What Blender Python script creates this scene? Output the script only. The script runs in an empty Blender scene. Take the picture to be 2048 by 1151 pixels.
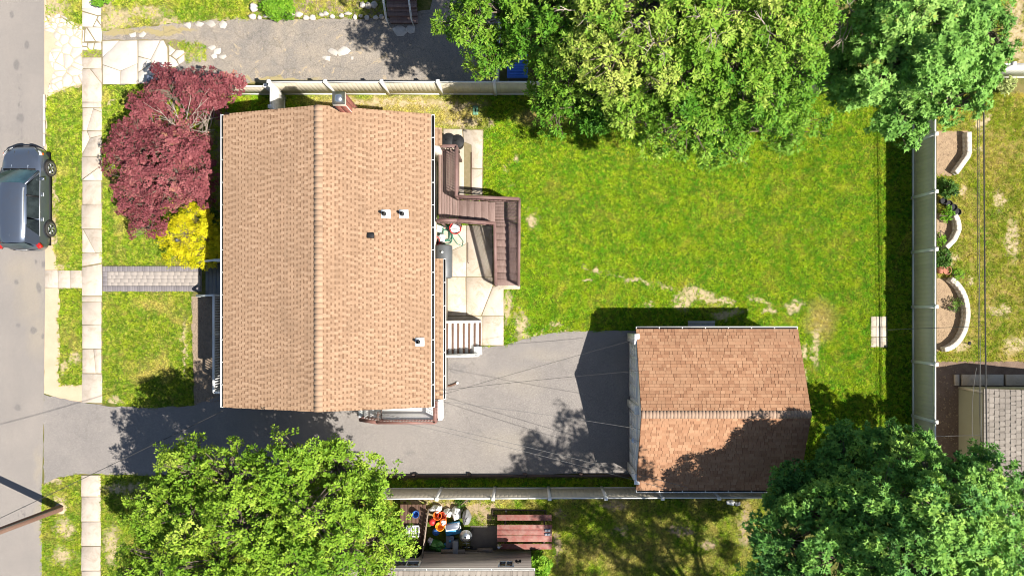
import bpy, math, random
import numpy as np
from mathutils import Vector, Matrix

# ------------------------------------------------------------------ place calibration
# ground scale 43.75 units of the survey grid per metre; eye 32 m above the point (1050, 615) of that grid
NX, NY, S, H = 1050.0, 615.0, 43.75, 32.0
F = S * H
CX, CY = (NX - 1024) / S, (575.5 - NY) / S
def G(px, py, z=0.0):
    return Vector((CX + (px - NX) * (H - z) / F, CY - (py - NY) * (H - z) / F, z))

scn = bpy.context.scene
# ------------------------------------------------------------------ camera
cam = bpy.data.cameras.new('Camera')
camo = bpy.data.objects.new('Camera', cam)
scn.collection.objects.link(camo)
camo.location = (CX, CY, H)
cam.sensor_width = 36.0
cam.lens = F / 2048 * 36.0
cam.shift_x = (1024 - NX) / 2048
cam.shift_y = -(575.5 - NY) / 2048
cam.clip_start = 0.5
cam.clip_end = 2000
scn.camera = camo
# ------------------------------------------------------------------ world and sun
SUN = Vector((0.66, -0.35, 1.0)).normalized()
world = bpy.data.worlds.new('World'); scn.world = world; world.use_nodes = True
wn = world.node_tree; wn.nodes.clear()
sky = wn.nodes.new('ShaderNodeTexSky'); sky.sky_type = 'NISHITA'; sky.sun_disc = False
sky.sun_elevation = math.asin(SUN.z)
sky.sun_rotation = math.atan2(SUN.x, SUN.y)
sky.air_density = 1.0; sky.dust_density = 0.6; sky.ozone_density = 1.0
bg = wn.nodes.new('ShaderNodeBackground'); bg.inputs[1].default_value = 0.06
wo = wn.nodes.new('ShaderNodeOutputWorld')
wn.links.new(sky.outputs[0], bg.inputs[0]); wn.links.new(bg.outputs[0], wo.inputs[0])
sl = bpy.data.lights.new('Sun', 'SUN'); sl.energy = 5.0; sl.angle = math.radians(0.53); sl.color = (1.0, 0.95, 0.87)
so = bpy.data.objects.new('Sun', sl); scn.collection.objects.link(so)
so.rotation_euler = (-SUN).to_track_quat('-Z', 'Y').to_euler()
so.location = (20, -12, 40)
vs = scn.view_settings
vs.view_transform = 'Standard'; vs.look = 'None'; vs.gamma = 1.0; vs.use_curve_mapping = False
vs.exposure = 1.0
scn.cycles.use_denoising = True
scn.cycles.max_bounces = 6
scn.cycles.filter_width = 1.0
scn.cycles.transparent_max_bounces = 4

random.seed(7)
rng = np.random.default_rng(7)
R = random.uniform
COL = scn.collection

# ------------------------------------------------------------------ materials
def lin(c):
    return tuple((v / 12.92 if v <= 0.04045 else ((v + 0.055) / 1.055) ** 2.4) for v in c)
MATS = {}
class NT:
    def __init__(s, name):
        s.m = bpy.data.materials.new(name); s.m.use_nodes = True
        s.t = s.m.node_tree; s.n = s.t.nodes; s.l = s.t.links; s.n.clear()
        s.out = s.n.new('ShaderNodeOutputMaterial')
        s.b = s.n.new('ShaderNodeBsdfPrincipled')
        s.l.new(s.b.outputs[0], s.out.inputs[0])
        s.pos = s.n.new('ShaderNodeNewGeometry').outputs['Position']
        MATS[name] = s.m
    def val(s, v):
        n = s.n.new('ShaderNodeValue'); n.outputs[0].default_value = v; return n.outputs[0]
    def rgb(s, c):
        n = s.n.new('ShaderNodeRGB'); n.outputs[0].default_value = (*c, 1); return n.outputs[0]
    def noise(s, scale, detail=3, rough=0.55, dist=0.0, vec=None, stretch=None):
        n = s.n.new('ShaderNodeTexNoise'); n.inputs['Scale'].default_value = scale
        n.inputs['Detail'].default_value = detail; n.inputs['Roughness'].default_value = rough
        n.inputs['Distortion'].default_value = dist
        v = vec or s.pos
        if stretch:
            mp = s.n.new('ShaderNodeMapping'); mp.inputs['Scale'].default_value = stretch
            s.l.new(v, mp.inputs[0]); v = mp.outputs[0]
        s.l.new(v, n.inputs['Vector']); return n.outputs[0]
    def rampf(s, sock, lo, hi, a=0.0, b=1.0):
        n = s.n.new('ShaderNodeMapRange'); n.inputs[1].default_value = lo; n.inputs[2].default_value = hi
        n.inputs[3].default_value = a; n.inputs[4].default_value = b
        s.l.new(sock, n.inputs[0]); return n.outputs[0]
    def math(s, op, a, b=None):
        n = s.n.new('ShaderNodeMath'); n.operation = op
        for i, v in enumerate((a, b)):
            if v is None: continue
            if isinstance(v, (int, float)): n.inputs[i].default_value = v
            else: s.l.new(v, n.inputs[i])
        return n.outputs[0]
    def mix(s, fac, a, b, mode='MIX'):
        n = s.n.new('ShaderNodeMix'); n.data_type = 'RGBA'; n.blend_type = mode
        if isinstance(fac, (int, float)): n.inputs[0].default_value = fac
        else: s.l.new(fac, n.inputs[0])
        for i, v in ((6, a), (7, b)):
            if isinstance(v, tuple): n.inputs[i].default_value = (*v[:3], 1)
            else: s.l.new(v, n.inputs[i])
        return n.outputs[2]
    def blobs(s, lst, dscale=1.2, damp=0.6, lo=1.15, hi=0.75):
        """mask of irregular patches: list of (x, y, rx, ry, rot) in metres"""
        nz = s.n.new('ShaderNodeTexNoise'); nz.inputs['Scale'].default_value = dscale; nz.inputs['Detail'].default_value = 4
        s.l.new(s.pos, nz.inputs['Vector'])
        sub = s.n.new('ShaderNodeVectorMath'); sub.operation = 'SUBTRACT'; sub.inputs[1].default_value = (.5, .5, .5)
        s.l.new(nz.outputs['Color'], sub.inputs[0])
        scl = s.n.new('ShaderNodeVectorMath'); scl.operation = 'SCALE'; scl.inputs['Scale'].default_value = damp
        s.l.new(sub.outputs[0], scl.inputs[0])
        add = s.n.new('ShaderNodeVectorMath'); add.operation = 'ADD'
        s.l.new(s.pos, add.inputs[0]); s.l.new(scl.outputs[0], add.inputs[1])
        res = None
        for (x, y, rx, ry, rot) in lst:
            mp = s.n.new('ShaderNodeMapping'); mp.vector_type = 'TEXTURE'
            mp.inputs['Location'].default_value = (x, y, 0); mp.inputs['Rotation'].default_value = (0, 0, rot)
            mp.inputs['Scale'].default_value = (rx, ry, 1000.0)
            s.l.new(add.outputs[0], mp.inputs[0])
            ln = s.n.new('ShaderNodeVectorMath'); ln.operation = 'LENGTH'; s.l.new(mp.outputs[0], ln.inputs[0])
            f = s.rampf(ln.outputs[1], lo, hi)
            res = f if res is None else s.math('MAXIMUM', res, f)
        return res
    def bump(s, sock, strength, dist=0.02):
        n = s.n.new('ShaderNodeBump'); n.inputs['Strength'].default_value = strength; n.inputs['Distance'].default_value = dist
        s.l.new(sock, n.inputs['Height']); s.l.new(n.outputs[0], s.b.inputs['Normal'])
    def col(s, sock): s.l.new(sock, s.b.inputs['Base Color'])
    def rnd(s):
        return s.n.new('ShaderNodeObjectInfo').outputs['Random']
    def rough(s, v): s.b.inputs['Roughness'].default_value = v

def simple(name, c, c2=None, scale=3.0, rough=0.7, metal=0.0, rand=0.0, fine=0.0, fscale=60, bump=0.0, stretch=None, spec=0.5, stain=None):
    """plain surface: two tones by noise, fine grain, value change from object to object"""
    t = NT(name); c2 = c2 or tuple(v * 0.82 for v in c)
    k = t.mix(t.rampf(t.noise(scale, 4, stretch=stretch), .35, .65), tuple(c), tuple(c2))
    if fine:
        k = t.mix(fine, k, t.mix(t.rampf(t.noise(fscale, 2), .3, .7), tuple(v * .55 for v in c), tuple(min(1, v * 1.5) for v in c)))
    if stain: k = t.mix(t.rampf(t.noise(1.7, 6, .75, dist=.8), .50, .70, 0, stain[1]), k, stain[0])
    if rand:
        hs = t.n.new('ShaderNodeHueSaturation'); t.l.new(k, hs.inputs['Color'])
        t.l.new(t.rampf(t.rnd(), 0, 1, 1 - rand, 1 + rand), hs.inputs['Value']); k = hs.outputs[0]
    t.col(k); t.rough(rough); t.b.inputs['Metallic'].default_value = metal
    t.b.inputs['Specular IOR Level'].default_value = spec
    if bump: t.bump(t.noise(fscale, 3), bump, 0.01)
    return t.m

def GB(px, py, rx, ry, rot=0.0):
    p = G(px, py); return (p.x, p.y, rx / S, ry / S, rot)

BARE_BACK = [GB(1395, 588, 42, 13, -.2), GB(1360, 606, 22, 16), GB(1440, 600, 30, 8), GB(1465, 625, 30, 10), GB(1330, 572, 18, 6, -.3), GB(1262, 557, 46, 5, -.17), GB(1185, 539, 18, 5, -.3),
             GB(1520, 602, 25, 6, -.2), GB(1590, 612, 18, 16), GB(1540, 622, 14, 8), GB(1440, 632, 30, 8), GB(1608, 702, 9, 14), GB(1610, 760, 5, 20),
             GB(1066, 440, 14, 18), GB(1042, 650, 15, 32, .1), GB(1110, 648, 12, 6), GB(980, 248, 9, 9), GB(1032, 313, 6, 6), GB(905, 210, 60, 12), GB(800, 205, 90, 9),
             GB(930, 245, 40, 10), GB(1015, 610, 9, 40), GB(690, 205, 60, 8), GB(1632, 690, 8, 40), GB(1090, 668, 70, 4, .1),
             GB(1175, 560, 8, 4), GB(1300, 612, 10, 6), GB(1010, 335, 6, 5), GB(1025, 372, 8, 4)]
BARE_FRONT = [GB(222, 205, 12, 5, .4), GB(230, 800, 14, 9), GB(370, 700, 4, 60), GB(250, 975, 40, 12), GB(120, 1010, 14, 20), GB(130, 1055, 22, 20), GB(128, 1110, 26, 18),
              GB(105, 960, 20, 8), GB(150, 715, 12, 12), GB(128, 735, 8, 10), GB(108, 430, 6, 90), GB(112, 535, 30, 6), GB(225, 1090, 18, 40), GB(152, 172, 26, 5, .3),
              GB(110, 20, 30, 40), GB(230, 40, 40, 24), GB(290, 25, 50, 14), GB(450, 45, 60, 8), GB(215, 5, 16, 20), GB(330, 100, 40, 16), GB(340, 45, 30, 10)]
BARE_SIDE = [GB(960, 1012, 40, 12), GB(900, 1010, 50, 10), GB(975, 1035, 20, 16), GB(1120, 1030, 12, 12), GB(1230, 1010, 30, 10), GB(1420, 1090, 24, 9),
             GB(1360, 1060, 30, 10), GB(1240, 1060, 16, 10), GB(1490, 1050, 16, 40), GB(830, 1010, 60, 30), GB(1115, 1090, 8, 40)]
BARE_EAST = [GB(2030, 690, 25, 16), GB(1960, 250, 14, 14), GB(1975, 235, 8, 8), GB(1925, 600, 12, 20), GB(1915, 690, 26, 12), GB(1940, 560, 6, 12), GB(1960, 300, 8, 6), GB(2000, 620, 24, 12),
             GB(2035, 60, 30, 80), GB(2010, 130, 40, 20), GB(1925, 380, 10, 10), GB(1905, 520, 8, 18), GB(2025, 480, 14, 40), GB(2000, 400, 10, 20)]

def lawn_mat(name, g1, g2, dry, soil, bare, dryamt=(.5, .7), straw=None):
    t = NT(name)
    k = t.mix(t.rampf(t.noise(2.2, 5, .65), .38, .62), tuple(g1), tuple(g2))
    k = t.mix(t.rampf(t.noise(0.7, 5, .7, dist=.6), *dryamt), k, tuple(dry))
    if straw: k = t.mix(t.math('MULTIPLY', t.blobs(straw, 1.5, .8, 1.3, .5), .92), k, (.34, .27, .10))
    k = t.mix(t.rampf(t.noise(5.5, 4, .7), .52, .66, 0, .6), k, tuple(dry))
    k = t.mix(t.rampf(t.noise(38, 3), .3, .7, 0, .5), k, tuple(v * .4 for v in g2))
    sc = t.mix(t.rampf(t.noise(9, 4), .35, .65), tuple(soil), tuple(v * .72 for v in soil))
    m = t.blobs(bare, 3.2, 1.0, 1.25, .6)
    m = t.math('MULTIPLY', m, t.rampf(t.noise(5, 5, .75), .32, .48))
    t.col(t.mix(m, k, sc)); t.rough(.95); t.b.inputs['Specular IOR Level'].default_value = .1
    t.bump(t.noise(45, 4), .7, .04)
    return t.m

def blade_mat(name, g1, g2, dry, dryamt=(.5, .72), straw=None):
    t = NT(name)
    k = t.mix(t.rampf(t.noise(1.4, 6, .72), .40, .60), tuple(g1), tuple(g2))
    k = t.mix(t.rampf(t.noise(0.7, 5, .7, dist=.6), *dryamt), k, tuple(dry))
    if straw: k = t.mix(t.math('MULTIPLY', t.blobs(straw, 1.5, .8, 1.3, .5), .92), k, (.56, .45, .15))
    k = t.mix(t.rampf(t.noise(5.5, 4, .7), .50, .66, 0, .65), k, tuple(dry))
    at = t.n.new('ShaderNodeAttribute'); at.attribute_name = 'tone'; rv = at.outputs['Fac']
    hs = t.n.new('ShaderNodeHueSaturation'); t.l.new(k, hs.inputs['Color'])
    t.l.new(t.rampf(rv, 0, 1, .42, 1.5), hs.inputs['Value'])
    k = t.mix(t.rampf(rv, .86, .98, 0, .75), hs.outputs[0], tuple(dry))
    t.col(k); t.rough(.6); t.b.inputs['Specular IOR Level'].default_value = .25
    tr = t.n.new('ShaderNodeBsdfTranslucent'); t.l.new(k, tr.inputs[0])
    mx = t.n.new('ShaderNodeMixShader'); mx.inputs[0].default_value = .25
    t.l.new(t.b.outputs[0], mx.inputs[1]); t.l.new(tr.outputs[0], mx.inputs[2]); t.l.new(mx.outputs[0], t.out.inputs[0])
    return t.m

def leaf_mat(name, stops, trans=.3, rough=.5, spec=.35):
    """leaf colour differs from leaf to leaf by the stored tone"""
    t = NT(name)
    at = t.n.new('ShaderNodeAttribute'); at.attribute_name = 'tone'
    r = t.n.new('ShaderNodeValToRGB'); t.l.new(at.outputs['Fac'], r.inputs[0])
    e = r.color_ramp.elements
    e[0].position = stops[0][0]; e[0].color = (*stops[0][1], 1)
    e[1].position = stops[-1][0]; e[1].color = (*stops[-1][1], 1)
    for p, c in stops[1:-1]:
        x = e.new(p); x.color = (*c, 1)
    t.col(r.outputs[0]); t.rough(rough); t.b.inputs['Specular IOR Level'].default_value = spec
    tr = t.n.new('ShaderNodeBsdfTranslucent'); t.l.new(r.outputs[0], tr.inputs[0])
    mx = t.n.new('ShaderNodeMixShader'); mx.inputs[0].default_value = trans
    t.l.new(t.b.outputs[0], mx.inputs[1]); t.l.new(tr.outputs[0], mx.inputs[2]); t.l.new(mx.outputs[0], t.out.inputs[0])
    return t.m

# --- lawns
SOIL = (.46, .365, .215)
STRAW = [GB(800, 212, 130, 26), GB(910, 235, 60, 30), GB(690, 205, 90, 16), GB(1090, 235, 60, 20), GB(1640, 640, 30, 40)]
M_LAWN = lawn_mat('lawn_back', (.10, .165, .008), (.055, .12, .006), (.22, .19, .03), SOIL, BARE_BACK, (.52, .74), STRAW)
M_LAWNF = lawn_mat('lawn_front', (.12, .17, .014), (.07, .125, .01), (.25, .20, .06), SOIL, BARE_FRONT, (.5, .7))
M_LAWNS = lawn_mat('lawn_side', (.12, .17, .016), (.07, .12, .012), (.26, .21, .07), (.36, .27, .17), BARE_SIDE, (.42, .62))
M_LAWNE = lawn_mat('lawn_east', (.20, .195, .025), (.13, .155, .02), (.34, .25, .08), SOIL, BARE_EAST, (.4, .62))
B_BACK = blade_mat('blade_back', (.34, .465, .010), (.125, .335, .007), (.55, .50, .055), (.55, .78), STRAW)
B_FRONT = blade_mat('blade_front', (.34, .42, .02), (.165, .30, .014), (.54, .45, .10), (.5, .7))
B_SIDE = blade_mat('blade_side', (.32, .42, .018), (.15, .29, .013), (.48, .42, .10), (.42, .62))
B_EAST = blade_mat('blade_east', (.34, .39, .02), (.19, .31, .014), (.54, .45, .09), (.46, .70))
# --- ground, paving
def road_mat():
    t = NT('road_asphalt')
    k = t.mix(t.rampf(t.noise(.35, 5, .6), .38, .62), (.185, .163, .146), (.228, .198, .172))
    p1, p2 = G(70, 590), G(20, 700)
    k = t.mix(t.math('MULTIPLY', t.blobs([GB(62, 590, 30, 60), GB(75, 660, 22, 50), GB(40, 540, 30, 30), GB(82, 1030, 12, 40), GB(80, 930, 10, 40)], .9, 1.0, 1.3, .4), .75), k, (.27, .225, .16))
    spots = [GB(41, 236, 8, 9), GB(33, 564, 5, 5), GB(37, 650, 4.5, 4), GB(67, 660, 7, 7), GB(78, 575, 5, 11, .2), GB(88, 528, 5, 7), GB(36, 814, 7, 7), GB(33, 130, 6, 11), GB(54, 90, 5, 8), GB(24, 30, 4, 8), GB(48, 1013, 5, 2), GB(72, 523, 2.5, 5), GB(86, 672, 3, 5)]
    k = t.mix(t.math('MULTIPLY', t.blobs(spots, 6, .12, 1.2, .7), .7), k, (.055, .052, .055))
    drips = t.math('MULTIPLY', t.blobs([GB(40, 215, 5, 90), GB(42, 280, 12, 14), GB(55, 270, 20, 3), GB(45, 1030, 10, 12)], 3, .3, 1.2, .5), t.rampf(t.noise(9, 3, .6, stretch=(1, .5, 1)), .52, .62))
    k = t.mix(t.math('MULTIPLY', drips, .8), k, (.06, .055, .055))
    k = t.mix(t.rampf(t.noise(.9, 6, .7, stretch=(1, .25, 1)), .50, .70, 0, .35), k, (.12, .108, .10))
    k = t.mix(.42, k, t.mix(t.rampf(t.noise(55, 3), .3, .7), (.10, .09, .085), (.36, .33, .30)))
    k = t.mix(t.rampf(t.noise(24, 2), .72, .76), k, (.4, .37, .33))
    t.col(k); t.rough(.9); t.bump(t.noise(80, 3), .35, .01); return t.m
M_ROAD = road_mat()
def drive_mat():
    t = NT('driveway_asphalt')
    k = t.mix(t.rampf(t.noise(.45, 5, .62), .35, .65), (.152, .135, .122), (.205, .18, .158))
    k = t.mix(t.math('MULTIPLY', t.blobs([GB(1040, 760, 50, 26), GB(1010, 890, 60, 30), GB(1010, 745, 30, 14), GB(1090, 710, 60, 14)], .8, 1.2, 1.3, .3), .65), k, (.25, .215, .16))
    k = t.mix(t.rampf(t.noise(1.6, 6, .75, dist=1.5), .58, .70, 0, .45), k, (.10, .09, .085))
    k = t.mix(t.math('MULTIPLY', t.blobs([GB(915, 735, 20, 12)], 3, .1, 1.1, .9), .6), k, (.085, .082, .085))
    k = t.mix(t.rampf(t.noise(.8, 6, .72, dist=.5), .50, .68, 0, .5), k, (.27, .24, .205))
    k = t.mix(t.math('MULTIPLY', t.blobs([GB(700, 880, 9, 6), GB(960, 860, 7, 5), GB(430, 900, 10, 6), GB(1130, 720, 8, 5), GB(985, 800, 5, 4), GB(820, 905, 12, 5), GB(300, 880, 8, 5)], 5, .25, 1.25, .6), .5), k, (.07, .066, .064))
    k = t.mix(.5, k, t.mix(t.rampf(t.noise(42, 3), .3, .7), (.07, .066, .065), (.34, .31, .29)))
    k = t.mix(t.rampf(t.noise(16, 2, .5), .60, .72, 0, .45), k, (.36, .33, .29))
    vo = t.n.new('ShaderNodeTexVoronoi'); vo.feature = 'DISTANCE_TO_EDGE'; vo.inputs['Scale'].default_value = .16
    nz = t.n.new('ShaderNodeTexNoise'); nz.inputs['Scale'].default_value = .9; nz.inputs['Detail'].default_value = 6; t.l.new(t.pos, nz.inputs['Vector'])
    ad = t.n.new('ShaderNodeVectorMath'); ad.operation = 'MULTIPLY_ADD'; ad.inputs[1].default_value = (2.2, 2.2, 2.2); t.l.new(nz.outputs['Color'], ad.inputs[0]); t.l.new(t.pos, ad.inputs[2]); t.l.new(ad.outputs[0], vo.inputs['Vector'])
    k = t.mix(t.rampf(vo.outputs['Distance'], .005, .002, 0, .16), k, (.06, .055, .05))
    t.col(k); t.rough(.92); t.bump(t.noise(60, 3), .45, .012); return t.m
M_DRIVE = drive_mat()
def ndrive_mat():
    t = NT('worn_asphalt')
    k = t.mix(t.rampf(t.noise(.6, 6, .7, dist=.8), .4, .6), (.16, .145, .13), (.30, .25, .19))
    k = t.mix(.5, k, t.mix(t.rampf(t.noise(26, 4), .3, .7), (.07, .065, .06), (.36, .31, .26)))
    k = t.mix(t.rampf(t.noise(1.4, 5, .7, dist=2.0), .60, .66), k, (.34, .27, .18))
    k = t.mix(t.math('MULTIPLY', t.blobs([GB(350, 100, 50, 18), GB(240, 62, 40, 10), GB(560, 160, 80, 5), GB(330, 62, 60, 8)], 2, .8), .8), k, (.30, .24, .10))
    vo = t.n.new('ShaderNodeTexVoronoi'); vo.feature = 'DISTANCE_TO_EDGE'; vo.inputs['Scale'].default_value = .55; vo.inputs['Randomness'].default_value = 1.0
    nz = t.n.new('ShaderNodeTexNoise'); nz.inputs['Scale'].default_value = 1.5; nz.inputs['Detail'].default_value = 4; t.l.new(t.pos, nz.inputs['Vector'])
    ad = t.n.new('ShaderNodeVectorMath'); ad.operation = 'ADD'; t.l.new(t.pos, ad.inputs[0]); t.l.new(nz.outputs['Color'], ad.inputs[1]); t.l.new(ad.outputs[0], vo.inputs['Vector'])
    k = t.mix(t.rampf(vo.outputs['Distance'], .016, .004, 0, .3), k, (.06, .055, .045))
    t.col(k); t.rough(.95); t.bump(t.noise(30, 4), .6, .02); return t.m
M_NDRIVE = ndrive_mat()
M_CONC = simple('walk_concrete', (.45, .385, .32), (.37, .31, .25), 2.2, .9, rand=.10, fine=.25, bump=.2, stain=((.24, .19, .13), .6))
M_CONCW = simple('bright_concrete', (.55, .50, .44), (.47, .415, .35), 1.6, .9, rand=.08, fine=.2, bump=.2, stain=((.33, .28, .21), .45))
M_PATIO = simple('patio_concrete', (.47, .41, .34), (.37, .30, .22), 1.1, .9, rand=.06, fine=.22, bump=.2, stain=((.22, .17, .10), .65))
M_JOINT = simple('joint_soil', (.21, .165, .095), (.15, .13, .06), 6, .95, fine=.3)
M_PAVER = simple('field_paver', (.30, .26, .23), (.275, .24, .212), 5, .85, rand=.03, fine=.25, bump=.2)
M_PAVERG = simple('border_paver', (.185, .165, .165), (.155, .14, .145), 5, .85, rand=.14, fine=.25, bump=.2)
M_DIRT = simple('bare_dirt', (.29, .205, .125), (.19, .13, .08), 4.5, .97, fine=.4, fscale=30, bump=.5)
M_SAND = simple('verge_sand', (.47, .36, .25), (.38, .29, .19), 1.2, .97, fine=.3, fscale=40, bump=.4)
M_MULCH = simple('mulch', (.26, .195, .135), (.15, .11, .075), 7, .97, fine=.5, fscale=25, bump=.8)
M_GROUND = lawn_mat('ground_mix', (.10, .12, .02), (.07, .10, .015), (.22, .18, .07), SOIL, [GB(0, 3000, 5, 5)], (.42, .62))
M_STONE = simple('rubble_stone', (.46, .42, .37), (.33, .30, .26), 4, .9, rand=.2, fine=.3, bump=.4)
M_BLOCK = simple('wall_block', (.52, .465, .41), (.43, .38, .33), 5, .9, rand=.10, fine=.25, bump=.3)
# --- buildings
def shingle_mat(name, lo, mid, hi, k2):
    t = NT(name)
    at = t.n.new('ShaderNodeAttribute'); at.attribute_name = 'tone'
    r = t.n.new('ShaderNodeValToRGB'); t.l.new(at.outputs['Fac'], r.inputs[0])
    e = r.color_ramp.elements; e[0].color = (*lo, 1); e[1].color = (*hi, 1); x = e.new(.5); x.color = (*mid, 1)
    k = t.mix(t.rampf(t.noise(.55, 6, .7), .42, .66, 0, .42), r.outputs[0], tuple(v * k2 * .72 for v in mid))
    k = t.mix(t.rampf(t.noise(7, 3, .6), .55, .72, 0, .35), k, tuple(v * .62 for v in mid))
    k = t.mix(.22, k, t.mix(t.rampf(t.noise(75, 2), .3, .7), tuple(v * .4 for v in mid), tuple(min(1, v * 1.6) for v in mid)))
    hs = t.n.new('ShaderNodeHueSaturation'); t.l.new(k, hs.inputs['Color'])
    t.l.new(t.rampf(t.rnd(), 0, 1, .93, 1.07), hs.inputs['Value'])
    t.col(hs.outputs[0]); t.rough(.95); t.b.inputs['Specular IOR Level'].default_value = .2
    t.bump(t.noise(90, 2), .3, .008); return t.m
M_SHING = shingle_mat('house_shingle', (.125, .067, .038), (.312, .197, .122), (.392, .262, .17), .87)
M_SHINGG = shingle_mat('garage_shingle', (.15, .063, .034), (.318, .168, .095), (.415, .25, .15), .9)
M_SHINGS = shingle_mat('shed_shingle', (.17, .145, .12), (.27, .235, .20), (.36, .315, .27), .85)
M_RIDGE = simple('ridge_cap', (.335, .222, .145), (.29, .185, .115), 3, .95, rand=.16, fine=.2)
M_RIDGEG = simple('ridge_cap_garage', (.33, .225, .16), (.295, .195, .135), 3, .95, rand=.12, fine=.2)
M_WHITE = simple('white_paint', (.78, .77, .74), (.70, .69, .66), 3, .5, fine=.06)
M_VINYL = simple('almond_vinyl', (.56, .50, .385), (.52, .46, .35), 1.2, .5, rand=.05, fine=.05)
M_VINYLW = simple('white_vinyl', (.78, .76, .71), (.72, .69, .64), 2, .45, fine=.04)
M_SIDING = simple('cream_siding', (.62, .58, .50), (.57, .53, .45), 1, .6, fine=.05)
M_TAUPE = simple('taupe_siding', (.30, .265, .235), (.265, .23, .205), .8, .7, fine=.08)
M_OLIVE = simple('olive_siding', (.36, .34, .235), (.32, .30, .20), .8, .7, fine=.08)
M_DARK = simple('dark_void', (.012, .012, .016), None, 3, .6)
M_GUTIN = simple('gutter_inside', (.03, .028, .026), (.06, .05, .04), 8, .9)  # near-black mottled tone for the gutter insides and the chimney cap screen
M_BRICK = simple('chimney_brick', (.30, .10, .07), (.22, .08, .06), 6, .9, rand=.25, fine=.3)
M_MORTAR = simple('mortar', (.42, .36, .32), None, 6, .95)
M_STEEL = simple('galvanised_steel', (.55, .57, .60), (.45, .47, .50), 3, .3, metal=.9)
M_BLACK = simple('black_plastic', (.012, .012, .013), (.02, .02, .021), 5, .6, spec=.2)
M_GLASS = simple('window_glass', (.02, .024, .03), (.012, .014, .018), 2, .06, spec=.9)
M_DECK = simple('deck_stain', (.155, .098, .082), (.215, .148, .128), 2.5, .75, rand=.18, fine=.3, fscale=35, stretch=(6, 1, 1))
M_RAIL = simple('rail_stain', (.14, .076, .066), (.19, .115, .10), 3, .7, rand=.08, fine=.25, fscale=40)
M_BROWN = simple('step_brown', (.085, .043, .027), (.12, .064, .04), 3, .75, rand=.12, fine=.25)
M_RAILR = simple('porch_rail_brown', (.20, .098, .08), (.165, .08, .066), 3, .6, rand=.06, fine=.15)
M_OLDWOOD = simple('weathered_wood', (.26, .205, .16), (.19, .15, .115), 4, .9, rand=.2, fine=.35, fscale=30)
M_REDWOOD = simple('faded_red_paint', (.21, .062, .05), (.27, .16, .13), 4.5, .8, rand=.12, fine=.3, fscale=25)
M_TIMBER = simple('dark_timber', (.075, .05, .04), (.11, .075, .06), 3, .9, rand=.2, fine=.3)
M_POLE = simple('creosote_pole', (.16, .085, .06), (.24, .15, .11), 2.5, .85, fine=.35, fscale=20, stretch=(1, 1, .15))
M_TANK = simple('tank_grey', (.10, .105, .11), (.075, .08, .085), 2, .5, fine=.1)
M_WIRE = simple('cable_black', (.035, .033, .032), None, 3, .6)
M_WIREG = simple('cable_grey', (.13, .125, .12), None, 3, .5)
M_BARK = simple('bark', (.12, .09, .065), (.19, .15, .115), 6, .95, fine=.4, fscale=25)
M_TWIG = simple('pale_twig', (.40, .33, .27), (.30, .245, .19), 8, .9)
# --- car and objects
def paint(name, c, metal=.5, rough=.25, coat=1.0):
    t = NT(name)
    k = t.mix(t.rampf(t.noise(260, 2), .4, .6), tuple(c), tuple(v * 1.25 for v in c))
    k = t.mix(t.rampf(t.noise(3, 4), .45, .75, 0, .18), k, (.16, .14, .12))
    t.col(k); t.rough(rough); t.b.inputs['Metallic'].default_value = metal
    t.b.inputs['Coat Weight'].default_value = coat; t.b.inputs['Coat Roughness'].default_value = .05
    return t.m
M_PAINT = paint('car_paint', (.115, .138, .18), .7, .3)
M_CARGLASS = simple('car_glass', (.03, .075, .09), (.012, .03, .04), 1.5, .03, spec=1.0)
M_SIDEGLASS = simple('car_side_glass', (.012, .016, .018), (.03, .04, .042), 2.5, .03, spec=1.0)
M_TYRE = simple('tyre_rubber', (.022, .021, .02), (.045, .04, .036), 6, .85)
M_RIM = simple('alloy_rim', (.62, .63, .65), (.5, .51, .53), 5, .25, metal=.85)
M_CHROME = simple('roof_rail_silver', (.66, .67, .69), (.58, .59, .6), 5, .3, metal=.7)
M_RED = simple('red_lens', (.50, .015, .012), (.35, .01, .01), 12, .15)
M_AMBER = simple('amber_lens', (.6, .12, .01), None, 12, .2)
M_CLEAR = simple('headlamp_lens', (.55, .58, .6), (.4, .42, .45), 14, .1)
def plastic(name, c, rough=.45): return simple(name, c, tuple(v * .8 for v in c), 5, rough, fine=.08)
P_RED = plastic('red_plastic', (.50, .03, .03)); P_ORANGE = plastic('orange_plastic', (.75, .16, .015)); P_YELLOW = plastic('amber_plastic', (.78, .33, .02))
P_BLUE = plastic('blue_plastic', (.03, .13, .42)); P_CYAN = plastic('bright_blue_plastic', (.04, .25, .50)); P_NAVY = plastic('navy_plastic', (.02, .035, .10))
P_WHITE = plastic('white_plastic', (.72, .72, .72)); P_GREY = plastic('grey_plastic', (.27, .27, .28)); P_SLATE = plastic('slate_plastic', (.12, .14, .19))
P_GREEN = plastic('green_plastic', (.06, .22, .04)); P_TEAL = plastic('hose_green', (.03, .20, .13)); P_TARP = simple('blue_ribbed', (.035, .13, .50), (.05, .17, .58), 3, .4, fine=.05)
P_TERRA = plastic('terracotta', (.36, .14, .08), .8); P_LID = plastic('green_lid', (.12, .27, .17), .7)
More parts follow.
